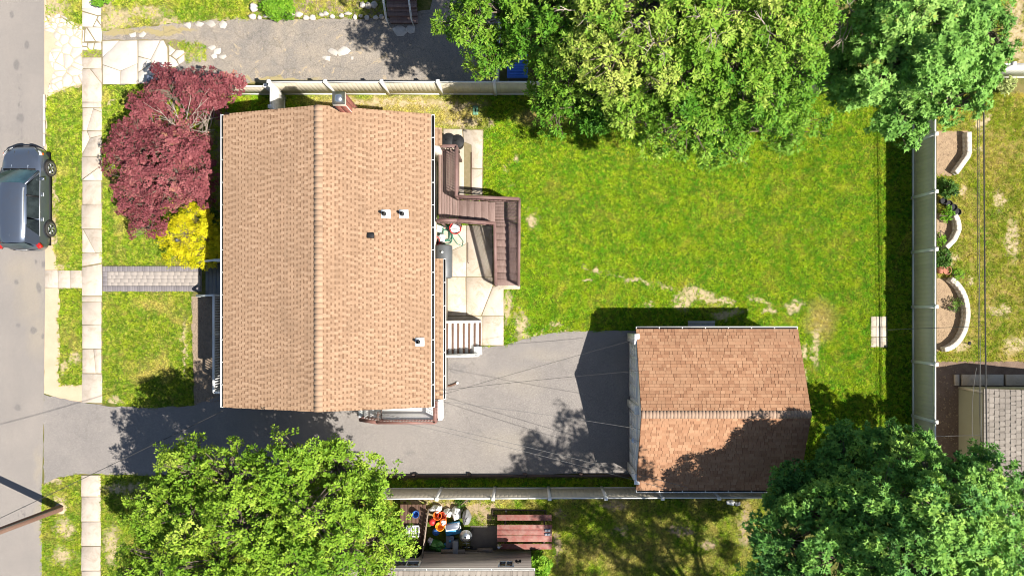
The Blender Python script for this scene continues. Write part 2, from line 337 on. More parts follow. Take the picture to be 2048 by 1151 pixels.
# ------------------------------------------------------------------ mesh helpers
ORG = {}
def tag(o, label=None, cat=None, group=None, kind=None):
    if label: o['label'] = label
    if cat: o['category'] = cat
    if group: o['group'] = group
    if kind: o['kind'] = kind
    return o
def thing(name, label, cat, loc, group=None):
    o = bpy.data.objects.new(name, None); COL.objects.link(o)
    o.empty_display_size = .2; o.location = loc; ORG[o] = Vector(loc)
    return tag(o, label, cat, group)
def org(o): return ORG.get(o, Vector((0, 0, 0)))
def link(name, me, parent=None, loc=None, rot=None):
    o = bpy.data.objects.new(name, me); COL.objects.link(o)
    if parent is not None: o.parent = parent
    base = org(parent) if parent is not None else Vector((0, 0, 0))
    if loc is not None:
        o.location = Vector(loc) - base; ORG[o] = Vector(loc)
    else: ORG[o] = base
    if rot is not None: o.rotation_euler = rot
    return o
def mesh_np(name, verts, loops, counts, mat, tone=None, smooth=False):
    me = bpy.data.meshes.new(name)
    verts = np.asarray(verts, np.float32); loops = np.asarray(loops, np.int32); counts = np.asarray(counts, np.int32)
    me.vertices.add(len(verts)); me.vertices.foreach_set('co', verts.ravel())
    me.loops.add(len(loops)); me.loops.foreach_set('vertex_index', loops)
    me.polygons.add(len(counts))
    st = np.concatenate(([0], np.cumsum(counts)[:-1])).astype(np.int32)
    me.polygons.foreach_set('loop_start', st)
    me.update(calc_edges=True)
    if tone is not None:
        a = me.attributes.new('tone', 'FLOAT', 'FACE'); a.data.foreach_set('value', np.asarray(tone, np.float32))
    if smooth: me.polygons.foreach_set('use_smooth', np.ones(len(counts), bool))
    if mat is not None: me.materials.append(mat)
    return me

class MB:
    def __init__(s): s.v = []; s.f = []; s.t = []
    def add(s, vs, fs, tone=.5):
        b = len(s.v); s.v += [tuple(v) for v in vs]
        for f in fs: s.f.append([b + i for i in f]); s.t.append(tone)
        return s
    def box(s, c, d, rz=0.0, tone=.5):
        """centre, size, turn about z"""
        hx, hy, hz = d[0] / 2, d[1] / 2, d[2] / 2; ca, sa = math.cos(rz), math.sin(rz)
        vs = []
        for sz in (-1, 1):
            for sx, sy in ((-1, -1), (1, -1), (1, 1), (-1, 1)):
                x, y = sx * hx, sy * hy
                vs.append((c[0] + x * ca - y * sa, c[1] + x * sa + y * ca, c[2] + sz * hz))
        return s.add(vs, [(3, 2, 1, 0), (4, 5, 6, 7), (0, 1, 5, 4), (1, 2, 6, 5), (2, 3, 7, 6), (3, 0, 4, 7)], tone)
    def rbox(s, c, d, b=.01, rz=0.0, tone=.5):
        """box with chamfered top edges"""
        hx, hy, hz = d[0] / 2, d[1] / 2, d[2] / 2; ca, sa = math.cos(rz), math.sin(rz); vs = []
        for z, k in ((-hz, 0), (hz - b, 0), (hz, b)):
            for sx, sy in ((-1, -1), (1, -1), (1, 1), (-1, 1)):
                x, y = sx * (hx - k), sy * (hy - k)
                vs.append((c[0] + x * ca - y * sa, c[1] + x * sa + y * ca, c[2] + z))
        fs = [(3, 2, 1, 0), (8, 9, 10, 11)]
        for r in (0, 4):
            for i in range(4): j = (i + 1) % 4; fs.append((r + i, r + j, r + 4 + j, r + 4 + i))
        return s.add(vs, fs, tone)
    def bar(s, a, b, w, h, up=(0, 0, 1)):
        """straight member from a to b, width w, depth h"""
        a, b = Vector(a), Vector(b); d = (b - a).normalized(); u = Vector(up)
        sd = d.cross(u)
        if sd.length < 1e-4: sd = d.cross(Vector((1, 0, 0)))
        sd.normalize(); n = sd.cross(d).normalized(); vs = []
        for p in (a, b):
            for i, j in ((-1, -1), (1, -1), (1, 1), (-1, 1)): vs.append(p + sd * (i * w / 2) + n * (j * h / 2))
        return s.add(vs, [(0, 1, 2, 3), (7, 6, 5, 4), (0, 4, 5, 1), (1, 5, 6, 2), (2, 6, 7, 3), (3, 7, 4, 0)])
    def tube(s, pts, rad, n=6, cap=True):
        pts = [Vector(p) for p in pts]; k = len(pts)
        if not hasattr(rad, '__len__'): rad = [rad] * k
        b = len(s.v); ref = Vector((.31, .2, .93))
        for i, p in enumerate(pts):
            d = (pts[min(i + 1, k - 1)] - pts[max(i - 1, 0)])
            d = d.normalized() if d.length > 1e-6 else Vector((0, 0, 1))
            if abs(d.dot(ref)) > .95: ref = Vector((.9, .3, .1))
            u = d.cross(ref).normalized(); w = d.cross(u)
            for j in range(n):
                a = 2 * math.pi * j / n; s.v.append(tuple(p + (u * math.cos(a) + w * math.sin(a)) * rad[i]))
        for i in range(k - 1):
            for j in range(n):
                q = (j + 1) % n; s.f.append([b + i * n + j, b + i * n + q, b + (i + 1) * n + q, b + (i + 1) * n + j]); s.t.append(.5)
        if cap:
            s.f.append([b + j for j in range(n)][::-1]); s.t.append(.5)
            s.f.append([b + (k - 1) * n + j for j in range(n)]); s.t.append(.5)
        return s
    def lathe(s, c, prof, n=20):
        """profile list of (radius, z) about the vertical through c"""
        b = len(s.v)
        for r, z in prof:
            for j in range(n):
                a = 2 * math.pi * j / n; s.v.append((c[0] + r * math.cos(a), c[1] + r * math.sin(a), c[2] + z))
        for i in range(len(prof) - 1):
            for j in range(n):
                q = (j + 1) % n; s.f.append([b + i * n + j, b + i * n + q, b + (i + 1) * n + q, b + (i + 1) * n + j]); s.t.append(.5)
        s.f.append([b + j for j in range(n)][::-1]); s.t.append(.5)
        s.f.append([b + (len(prof) - 1) * n + j for j in range(n)]); s.t.append(.5)
        return s
    def prism(s, poly, z0, z1, inset=0.0):
        """upright prism over a plan outline, top edge eased by inset"""
        poly = [(p[0], p[1]) for p in poly]
        if area(poly) < 0: poly = poly[::-1]
        n = len(poly); rings = [(poly, z0)]
        if inset > 0:
            rings += [(poly, z1 - inset), (shrink(poly, inset), z1)]
        else: rings += [(poly, z1)]
        vs = [(x, y, z) for ring, z in rings for x, y in ring]; fs = [list(range(n))[::-1], [(len(rings) - 1) * n + i for i in range(n)]]
        for r in range(len(rings) - 1):
            for i in range(n): j = (i + 1) % n; fs.append([r * n + i, r * n + j, (r + 1) * n + j, (r + 1) * n + i])
        return s.add(vs, fs)
    def blob(s, c, r, seed=0, amp=.18, n=10, m=8, flat=True):
        rg = np.random.default_rng(seed); ph = rg.uniform(0, 6.28, 6); b = len(s.v)
        for i in range(m + 1):
            th = math.pi * i / m
            for j in range(n):
                a = 2 * math.pi * j / n
                k = 1 + amp * (math.sin(3 * a + ph[0]) * math.sin(2 * th + ph[1]) + .7 * math.sin(5 * a + ph[2] + 2 * th) + .5 * math.cos(4 * th + ph[3] + a))
                z = c[2] + r[2] * math.cos(th) * k
                s.v.append((c[0] + r[0] * math.sin(th) * math.cos(a) * k, c[1] + r[1] * math.sin(th) * math.sin(a) * k, max(z, c[2] - r[2]) if flat else z))
        for i in range(m):
            for j in range(n):
                q = (j + 1) % n; s.f.append([b + (i + 1) * n + j, b + (i + 1) * n + q, b + i * n + q, b + i * n + j]); s.t.append(.5)
        return s
    def mesh(s, name, mat, o=(0, 0, 0), smooth=False, tone=False):
        v = np.array(s.v, np.float32) - np.array(o, np.float32)
        return mesh_np(name, v, np.concatenate([np.array(f) for f in s.f]), [len(f) for f in s.f], mat, s.t if tone else None, smooth)
    def build(s, name, mat, parent=None, smooth=False, tone=False, kind=None):
        o = link(name, s.mesh(name, mat, org(parent) if parent is not None else (0, 0, 0), smooth, tone), parent)
        if smooth and len(s.v) < 50000: ease(o)
        if kind: o['kind'] = kind
        return o
def ease(o, ang=35):
    """keep hard edges hard on smooth-shaded meshes"""
    me = o.data
    try: me.set_sharp_from_angle(angle=math.radians(ang))
    except Exception: pass
def area(p): return .5 * sum(p[i][0] * p[(i + 1) % len(p)][1] - p[(i + 1) % len(p)][0] * p[i][1] for i in range(len(p)))
def shrink(p, d):
    """move every corner inwards by about d (counter-clockwise outline)"""
    n = len(p); out = []
    for i in range(n):
        a, b, c = Vector(p[i - 1][:2]), Vector(p[i][:2]), Vector(p[(i + 1) % n][:2])
        e1 = (b - a); e2 = (c - b)
        if e1.length < 1e-6 or e2.length < 1e-6: out.append(tuple(b)); continue
        n1 = Vector((-e1.y, e1.x)).normalized(); n2 = Vector((-e2.y, e2.x)).normalized(); m = n1 + n2
        if m.length < .2: out.append(tuple(b)); continue
        m.normalize(); k = min(d / max(.35, m.dot(n1)), d * 2.5); out.append((b.x + m.x * k, b.y + m.y * k))
    return out
def clip(poly, p, n):
    """keep the side of the line through p where (x - p).n <= 0"""
    out = []
    for i in range(len(poly)):
        a, b = poly[i], poly[(i + 1) % len(poly)]
        da = (a[0] - p[0]) * n[0] + (a[1] - p[1]) * n[1]; db = (b[0] - p[0]) * n[0] + (b[1] - p[1]) * n[1]
        if da <= 0: out.append(a)
        if (da < 0 < db) or (db < 0 < da):
            t = da / (da - db); out.append((a[0] + (b[0] - a[0]) * t, a[1] + (b[1] - a[1]) * t))
    return out
def crack(poly, seeds, gap):
    """break an outline into the cells round the seeds, a gap wide apart"""
    res = []
    for i, a in enumerate(seeds):
        c = list(poly)
        for j, b in enumerate(seeds):
            if i == j: continue
            d = (b[0] - a[0], b[1] - a[1]); L = math.hypot(*d)
            if L < 1e-6: continue
            d = (d[0] / L, d[1] / L); m = ((a[0] + b[0]) / 2 - d[0] * gap / 2, (a[1] + b[1]) / 2 - d[1] * gap / 2)
            c = clip(c, m, d)
            if len(c) < 3: break
        if len(c) >= 3 and abs(area(c)) > .01: res.append(c)
    return res
def rough_edge(poly, step=.3, amp=.03, seed=1):
    rg = random.Random(seed); out = []
    for i in range(len(poly)):
        a, b = Vector(poly[i][:2]), Vector(poly[(i + 1) % len(poly)][:2]); L = (b - a).length; k = max(1, int(L / step))
        nn = Vector((-(b - a).y, (b - a).x)).normalized() if L > 1e-6 else Vector((0, 0))
        for q in range(k):
            p = a + (b - a) * (q / k) + nn * (rg.uniform(-amp, amp) if q else 0); out.append((p.x, p.y))
    return out
def PX(lst, z=0.0): return [tuple(G(x, y, z)[:2]) for x, y in lst]
def sheet(name, pts, z, mat, kind='structure', edge=0.0, seed=1):
    p = PX(pts)
    if edge: p = rough_edge(p, .25, edge, seed)
    if area(p) < 0: p = p[::-1]
    o = MB().add([(x, y, z) for x, y in p], [list(range(len(p)))]).build(name, mat)
    return tag(o, kind=kind)
def inside(x, y, poly):
    r = np.zeros(len(x), bool); n = len(poly)
    for i in range(n):
        x1, y1 = poly[i]; x2, y2 = poly[(i + 1) % n]
        if y1 == y2: continue
        c = ((y1 > y) != (y2 > y)) & (x < (x2 - x1) * (y - y1) / (y2 - y1) + x1); r ^= c
    return r
def vnoise(x, y, seed=0):
    """smooth value noise in 0..1"""
    def h(i, j):
        k = (i.astype(np.int64) * 374761393 + j.astype(np.int64) * 668265263 + seed * 1274126177) & 0x7fffffff
        k = ((k ^ (k >> 13)) * 1274126177) & 0x7fffffff
        return ((k ^ (k >> 16)) & 0xffff) / 65535.0
    i, j = np.floor(x), np.floor(y); u, v = x - i, y - j; u = u * u * (3 - 2 * u); v = v * v * (3 - 2 * v)
    return (h(i, j) * (1 - u) + h(i + 1, j) * u) * (1 - v) + (h(i, j + 1) * (1 - u) + h(i + 1, j + 1) * u) * v

# ------------------------------------------------------------------ the setting: ground, road, drives, lawns
sheet('ground', [(-9000, -9000), (11000, -9000), (11000, 10000), (-9000, 10000)], 0.0, M_GROUND)
sheet('road', [(-420, -3000), (88, -3000), (89, 300), (91, 560), (88, 800), (84, 1000), (82, 4000), (-420, 4000)], .012, M_ROAD)
LAWN_BACK = [(455, 188), (1826, 188), (1826, 987), (1262, 987), (720, 978), (720, 960), (1275, 955), (1275, 698), (455, 698)]
sheet('back_lawn', LAWN_BACK, .005, M_LAWN)
VERGE_N = [(93, 196), (130, 178), (166, 168), (166, 542), (114, 542), (112, 520), (104, 470), (97, 420), (93, 340)]
VERGE_S = [(118, 577), (166, 577), (166, 769), (122, 770), (116, 740), (120, 700), (117, 640), (121, 610)]
FRONT_N = [(203, 170), (450, 170), (450, 531), (203, 531)]
FRONT_S = [(205, 582), (384, 582), (386, 640), (384, 720), (388, 812), (300, 816), (205, 806)]
SOUTHWEST_V = [(84, 972), (110, 956), (164, 949), (164, 1400), (82, 1400)]
SOUTHWEST = [(202, 949), (720, 950), (720, 960), (800, 1010), (800, 1400), (202, 1400)]
NORTHWEST = [(205, -60), (505, -60), (505, 40), (380, 44), (205, 62)]
NORTHWEST_V = [(92, -60), (166, -60), (166, 60), (92, 50)]
SIDE = [(800, 998), (1530, 998), (1560, 1400), (800, 1400)]
EAST = [(1876, 186), (2300, 186), (2300, 722), (1876, 722)]
FAR_NE = [(1995, -60), (2300, -60), (2300, 128), (1995, 128)]
NORTH_BED = [(505, -60), (770, -60), (770, 36), (505, 36)]
for n_, p_, m_ in (('north_verge', VERGE_N, M_LAWNF), ('south_verge', VERGE_S, M_LAWNF), ('front_lawn_north', FRONT_N, M_LAWNF), ('front_lawn_south', FRONT_S, M_LAWNF),
                   ('southwest_verge', SOUTHWEST_V, M_LAWNF), ('southwest_lawn', SOUTHWEST, M_LAWNF), ('northwest_lawn', NORTHWEST, M_LAWNF), ('northwest_verge', NORTHWEST_V, M_LAWNF),
                   ('side_lawn', SIDE, M_LAWNS), ('east_lawn', EAST, M_LAWNE), ('far_northeast_lawn', FAR_NE, M_LAWNE), ('north_bed', NORTH_BED, M_MULCH)):
    sheet(n_, p_, .006, m_, edge=.05, seed=len(n_))
sheet('verge_dirt', [(88, 560), (166, 560), (166, 806), (120, 798), (88, 786)], .003, M_SAND, edge=.03)
sheet('north_verge_dirt', [(88, -60), (166, -60), (166, 560), (88, 560)], .003, M_SAND)
sheet('porch_bed', [(383, 592), (452, 592), (452, 806), (388, 812)], .008, M_MULCH, edge=.04)
sheet('maple_bed', [(412, 225), (460, 225), (460, 520), (412, 520)], .009, M_MULCH, edge=.05)
DRIVE = [(88, 788), (120, 796), (165, 804), (210, 811), (300, 815), (390, 810), (432, 792), (447, 780), (447, 690), (890, 690), (968, 692), (1008, 691), (1035, 682), (1090, 667), (1150, 662), (1275, 661),
         (1275, 950), (1190, 946), (1000, 950), (720, 951), (290, 950), (205, 947), (165, 946), (120, 953), (88, 966)]
sheet('driveway', DRIVE, .014, M_DRIVE, edge=.035)
NDRIVE = [(205, 62), (380, 44), (500, 38), (770, 38), (860, 20), (880, -60), (1000, -60), (1000, 164), (205, 169)]
sheet('neighbour_driveway', NDRIVE, .012, M_NDRIVE, edge=.05)
sheet('east_dirt_strip', [(1872, 722), (2300, 722), (2300, 1100), (1872, 1100)], .007, simple('dark_dirt', (.13, .085, .06), (.20, .14, .10), 3, .97, fine=.45, fscale=25, bump=.6))
for nm, pts in (('north_flower_bed', [(1873, 262), (1936, 262), (1936, 300), (1902, 352), (1873, 352)]), ('middle_flower_bed', [(1873, 426), (1910, 430), (1913, 460), (1886, 498), (1873, 498)]), ('south_flower_bed', [(1873, 556), (1900, 556), (1932, 630), (1900, 690), (1873, 705)])):
    sheet(nm, pts, .012, M_DIRT)

def pieces(parent, name, polys, z0, z1, mat, inset=.012, zj=.008, tilt=.0):
    for c in polys:
        MB().prism(c, z0, z1 + R(-zj, zj), inset).build(name, mat, parent)

# sidewalk: slabs on a dark joint bed
sw = sheet('sidewalk', [(165, -60), (205, -60), (205, 809), (165, 802)], .010, M_JOINT)
joints = [115, 138, 205, 216, 262, 313, 361, 409, 458, 506, 533, 592, 604, 649, 697, 746, 805]
for i in range(len(joints) - 1):
    y0, y1 = joints[i], joints[i + 1]
    x0 = 165 + R(-1.2, 1.0); x1 = 204 + R(-1, 1.2)
    poly = PX([(x0, y0 + .6), (x1, y0 + .6 + R(-1, 1)), (x1, y1 - .6), (x0, y1 - .6)])
    if y0 in (506, 533): poly = PX([(165, y0 + (.6 if y0 == 506 else 2)), (204.5, y0 + (.6 if y0 == 506 else -5)), (204.5, y1 - (8 if y1 == 533 else 1)), (165, y1 - (1 if y1 == 533 else 1))])
    n = {138: 2, 216: 3, 262: 3, 458: 2, 313: 2, 697: 2}.get(y0, 1)
    sd = [tuple(G(R(166, 204), R(y0, y1))[:2]) for _ in range(n)] if n > 1 else None
    pieces(sw, 'slab', crack(poly, sd, .022) if sd else [poly], 0.0, .045, M_CONC)
for y0, y1 in ((-60, 18), (18, 54), (56, 84), (86, 100)):
    poly = rough_edge(PX([(165, y0), (203, y0), (203, y1), (165, y1)]), .3, .04, int(y1)); sd = [tuple(G(R(166, 203), R(y0, y1))[:2]) for _ in range(4)]
    pieces(sw, 'slab', crack(poly, sd, .05), 0.0, .04, M_CONCW, zj=.012)
sw2 = sheet('south_sidewalk', [(163, 949), (203, 949), (202, 1400), (162, 1400)], .010, M_JOINT)
for y0, y1 in ((949, 992), (992, 1042), (1042, 1091), (1091, 1140), (1140, 1190), (1190, 1240)):
    pieces(sw2, 'slab', [PX([(164 + R(-.8, .8), y0 + .6), (202, y0 + .6), (202 + R(-.8, .8), y1 - .6), (163, y1 - .6)])], 0.0, .045, M_CONC)
# crossing slab strip between the road and the sidewalk
cp = sheet('crossing_path', [(91, 540), (165, 540), (165, 576), (91, 576)], .010, M_JOINT)
for x0, x1 in ((91, 116.5), (117.5, 140.5), (141.5, 164.5)):
    pieces(cp, 'slab', [PX([(x0, 540.5), (x1, 540.5), (x1, 575.5), (x0, 575.5)])], 0.0, .045, M_CONC)
# kerb stones at the north verge
kb = tag(thing('kerb', None, None, G(90, 240)), kind='structure')
for y0 in range(190, 292, 26):
    MB().prism(PX([(88.5, y0), (92, y0), (92, y0 + 25), (88.5, y0 + 25)]), 0, .11, .015).build('kerbstone', M_CONCW, kb)
# broken concrete apron of the neighbour's drive
ap = sheet('broken_apron', [(90, 30), (166, 50), (166, 168), (96, 186)], .009, M_SAND, edge=.05)
random.seed(11)
seeds = [tuple(G(R(92, 164), R(32, 66))[:2]) for _ in range(34)] + [tuple(G(R(95, 165), R(66, 182))[:2]) for _ in range(30)]
poly = rough_edge(PX([(91, 32), (118, 28), (164, 52), (164.5, 166), (120, 178), (96, 186), (104, 160), (106, 138), (98, 118), (100, 104), (112, 92), (108, 66), (90, 62)]), .25, .06, 3)
pieces(ap, 'concrete_piece', crack(poly, seeds, .045), 0.0, .035, M_CONCW, zj=.012)
ns = sheet('neighbour_slabs', [(204, 80), (372, 80), (350, 140), (336, 169), (204, 169)], .016, M_JOINT, edge=.05)
pieces(ns, 'concrete_piece', crack(PX([(206, 83), (275.5, 82), (275.5, 168), (207, 169)]), [tuple(G(x, y)[:2]) for x, y in ((238, 112), (210, 84), (220, 164), (262, 166))], .02), 0, .045, M_CONCW)
pieces(ns, 'concrete_piece', crack(PX([(277.5, 82), (328, 82), (335, 96), (336, 167), (277.5, 167)]), [tuple(G(x, y)[:2]) for x, y in ((290, 104), (322, 120), (296, 146), (326, 155), (284, 128))], .03), 0, .045, M_CONCW)
pieces(ns, 'concrete_piece', crack(rough_edge(PX([(338, 90), (350, 100), (369, 102), (369, 122), (352, 134), (338, 134)]), .3, .03, 4), [tuple(G(x, y)[:2]) for x, y in ((343, 96), (358, 110), (345, 128), (364, 118))], .05), 0, .04, M_CONCW)
for (x, y, r) in ((267, 70, 11), (285, 69, 9), (426, 94, 10), (436, 104, 12), (428, 112, 9), (445, 114, 8), (377, 51, 11), (400, 50, 11), (422, 49, 12), (446, 50, 12), (650, 115, 8), (668, 104, 12), (690, 104, 16), (704, 116, 6), (655, 118, 9), (800, 62, 16), (822, 60, 14), (875, 45, 14)):
    st = [(x + r * R(.45, 1.2) * math.cos(a), y + .7 * r * R(.45, 1.2) * math.sin(a)) for a in [k * 2 * math.pi / 6 + R(-.4, .4) for k in range(6)]]
    MB().prism(PX(st), 0, .02 + R(0, .02), .012).build('concrete_fragment', M_STONE, ns)

# paver walk to the porch
wk = sheet('paver_walk', [(205.5, 531.5), (404, 531.5), (404, 583), (205.5, 583)], .010, simple('joint_sand', (.20, .17, .145), None, 5, .95, fine=.2))
def paver(x0, y0, x1, y1, mat, z=.05):
    a, b = G(x0, y0), G(x1, y1)
    MB().rbox(((a.x + b.x) / 2, (a.y + b.y) / 2, z / 2 + R(-.001, .001)), (abs(b.x - a.x) - .003, abs(b.y - a.y) - .003, z), .003).build('paver', mat, wk)
x = 206.0
while x < 398:
    w = 4.9
    for y0, y1 in ((532, 542.5), (571.5, 582)): paver(x, y0, min(x + w, 402), y1, M_PAVERG)
    x += w
y = 543.0
while y < 571:
    paver(206, y, 215.5, min(y + 4.75, 571.3), M_PAVERG); y += 4.75
row, y = 0, 543.0
while y < 570.5:
    x = 216.0 - (0 if row % 2 == 0 else 5)
    while x < 401:
        w = random.choice((8.5, 12.5, 12.5, 16))
        x0 = max(x, 216); x1 = min(x + w, 402)
        if x1 - x0 > 3: paver(x0, y, x1, min(y + 7.1, 571.3), M_PAVER)
        x += w
    y += 7.1; row += 1
# back patio slabs
pt = sheet('patio', [(862, 450), (966, 450), (1008, 572), (1008, 691), (890, 692), (862, 690)], .016, M_JOINT)
for pg in ([(862, 451), (932, 451), (932, 487), (905, 500), (862, 500)], [(933, 451), (985, 451), (985, 553), (933, 553)], [(862, 501), (905, 501), (932, 488), (932, 553), (862, 553)],
           [(862, 554.5), (931, 554.5), (931, 572), (932, 631), (862, 631)], [(932.5, 554.5), (985, 554.5), (985, 572), (962, 631), (933, 631)], [(986, 573), (1007, 573), (1007, 631), (963.5, 631)],
           [(966, 632.5), (1007, 632.5), (1007, 690), (966, 690)], [(862, 632.5), (965, 632.5), (965, 690), (862, 690)]):
    pieces(pt, 'slab', [PX(pg)], 0.0, .04, M_PATIO, zj=.004)
np_ = sheet('north_patio', [(884, 257), (967, 259), (966, 392), (884, 392)], .016, M_JOINT)
for pg in ([(887, 258), (924, 259), (926, 285), (918, 290), (887, 290)], [(926, 259.5), (965.5, 261), (964.5, 337), (944, 336), (943, 290), (928, 284)], [(942, 338), (964.5, 338.5), (964, 390), (942, 390)], [(887, 292), (928, 292), (928, 390), (887, 390)]):
    pieces(np_, 'slab', [PX(pg)], 0.0, .04, M_PATIO, zj=.004)
# stepping slabs set in the lawn
ss = sheet('lawn_slab_bed', [(1741, 632), (1774, 632), (1774, 694), (1741, 694)], .009, M_JOINT)
for k, (x0, x1) in enumerate(((1741.5, 1757), (1758, 1774))):
    for y0, y1 in ((632.5, 652), (653, 673), (674, 693.5)): pieces(ss, 'slab', [PX([(x0, y0), (x1, y0), (x1, y1), (x0, y1)])], 0, .035, M_PATIO)
# dark pad by the picnic table
tag(MB().prism(PX([(941, 1050), (996, 1050), (996, 1098), (941, 1098)]), 0, .03, .01).build('side_pad', simple('dark_pad', (.16, .135, .115), (.12, .10, .09), 3, .9, fine=.3)), kind='structure')
# ------------------------------------------------------------------ roofs
def shingle_mesh(name, L, e, mat, rg, tooth, gap, band, tones, thick=.012):
    m = MB(); yb = e - band; t0 = .010
    def q(x0, x1, y0, y1, z0, z1, tone): m.add([(x0, y0, z0), (x1, y0, z0), (x1, y1, z1), (x0, y1, z1)], [(0, 1, 2, 3)], tone)
    q(0, L, 0, yb, t0, t0 * .6, rg.uniform(*tones) * .85); q(0, L, yb, e + .02, t0 * .6, t0 * .35, 0.03)
    m.add([(0, 0, 0), (L, 0, 0), (L, 0, t0), (0, 0, t0)], [(0, 1, 2, 3)], .1)
    for xx in (0, L): m.add([(xx, 0, 0), (xx, e, 0), (xx, e, t0 * .4), (xx, 0, t0)], [(0, 1, 2, 3)], .2)
    x = rg.uniform(0, gap[1])
    while x < L - .03:
        w = min(rg.uniform(*tooth), L - x); tn = rg.uniform(*tones); z0, z1 = t0 + thick, t0 * .5 + thick * .55
        q(x, x + w, 0, e, z0, z1, tn)
        m.add([(x, 0, 0), (x + w, 0, 0), (x + w, 0, z0), (x, 0, z0)], [(0, 1, 2, 3)], .05)
        m.add([(x, 0, 0), (x, 0, z0), (x, e, z1), (x, e, 0)], [(0, 1, 2, 3)], .15)
        m.add([(x + w, 0, 0), (x + w, e, 0), (x + w, e, z1), (x + w, 0, z0)], [(0, 1, 2, 3)], .15)
        x += w + rg.uniform(*gap)
    return m
def make_variants(prefix, L, e, mat, k, seed, **kw):
    out = []
    for i in range(k):
        rg = random.Random(seed * 100 + i); mb = shingle_mesh(prefix, L, e, mat, rg, **kw)
        out.append((mb, mb.mesh(prefix, mat, (0, 0, 0), False, True)))
    return out
def lay_slope(roof, o, u, v, length, width, e, L, variants, rest, budget, mat, seed):
    """courses of shingles from the eave up; those nearest the ridge are pieces of their own, the rest are gathered in rest"""
    u, v = Vector(u).normalized(), Vector(v).normalized(); n = u.cross(v).normalized(); rg = random.Random(seed)
    if n.z < 0: u = -u; o = Vector(o) - u * length; n = u.cross(v).normalized()
    rows = int(width / e)
    e2 = width / rows; spots = []
    for r in range(rows):
        x = -rg.uniform(0, L)
        while x < length - .01:
            spots.append((r, x)); x += L
    spots.sort(key=lambda s: -s[0])
    for i, (r, x) in enumerate(spots):
        mb, me = rg.choice(variants)
        x0, x1 = max(0, x), min(length, x + L)
        if x1 - x0 < .06: continue
        p = Vector(o) + u * x0 + v * (r * e2) + n * .004
        full = x1 - x0 > L - .002
        if full and i < budget:
            ob = bpy.data.objects.new('shingle', me); COL.objects.link(ob); ob.parent = roof
            mat4 = Matrix((u, v, n)).transposed().to_4x4(); mat4.translation = p - org(roof); ob.matrix_local = mat4
        else:
            vs = np.array(mb.v)
            if not full: vs[:, 0] = np.clip(vs[:, 0], 0, x1 - x0)
            w = np.outer(vs[:, 0], u) + np.outer(vs[:, 1], v) + np.outer(vs[:, 2], n) + np.array(p)
            b = len(rest.v); rest.v += [tuple(q) for q in w]
            rest.f += [[b + k for k in f] for f in mb.f]; rest.t += mb.t
def slab_between(m, a, b, c, d, t):
    """sloping slab with top corners a b c d, thickness t downwards"""
    q = [Vector(p) for p in (a, b, c, d)]; lo = [p - Vector((0, 0, t)) for p in q]
    m.add(q + lo, [(0, 1, 2, 3), (7, 6, 5, 4), (0, 4, 5, 1), (1, 5, 6, 2), (2, 6, 7, 3), (3, 7, 4, 0)]); return m
def gutter(parent, a, b, out, w=.12, d=.10, step=.88):
    """open white trough from a to b, hung on the side out"""
    a, b = Vector(a), Vector(b); out = Vector(out).normalized(); m = MB(); up = Vector((0, 0, 1))
    m.bar(a + out * w - up * d * .5, b + out * w - up * d * .5, .012, d); m.bar(a + out * .006 - up * d * .5, b + out * .006 - up * d * .5, .012, d)
    m.bar(a + out * (w + .008), b + out * (w + .008), .028, .014)
    g = m.build('gutter', M_WHITE, parent)
    MB().bar(a + out * (w / 2 + .003) - up * d, b + out * (w / 2 + .003) - up * d, w, .01).build('trough', M_GUTIN, g)
    L = (b - a).length; k = max(2, int(L / step)); dr = (b - a).normalized(); me = None
    for i in range(k + 1):
        p = a + dr * (L * i / k) * .996 + dr * .01
        MB().bar(p + up * .006, p + out * w + up * .006, .028, .012).build('bracket', M_WHITE, g)
    return g
def ridge_caps(roof, a, b, slope, w, n, mat, t=.006):
    a, b = Vector(a), Vector(b); d = (b - a).normalized(); L = (b - a).length / n; s = d.cross(Vector((0, 0, 1))).normalized(); m = MB()
    dz = slope * w / 2
    pts = []
    for x, lift in ((0, .004), (L * 1.02, .0005)):
        for k, z in ((-w / 2, -dz), (0, 0), (w / 2, -dz)):
            pts.append(Vector((0, 0, 0)) + d * x + s * k + Vector((0, 0, z + lift + t)))
    lo = [p - Vector((0, 0, t)) for p in pts]
    m.add(pts + lo, [(0, 1, 4, 3), (1, 2, 5, 4), (0, 6, 7, 1), (1, 7, 8, 2), (2, 8, 11, 5), (3, 9, 6, 0), (4, 10, 9, 3), (5, 11, 10, 4)])
    me = m.mesh('ridge_shingle', mat)
    for i in range(n): link('ridge_shingle', me, roof, a + d * (L * i) + Vector((0, 0, .030)))

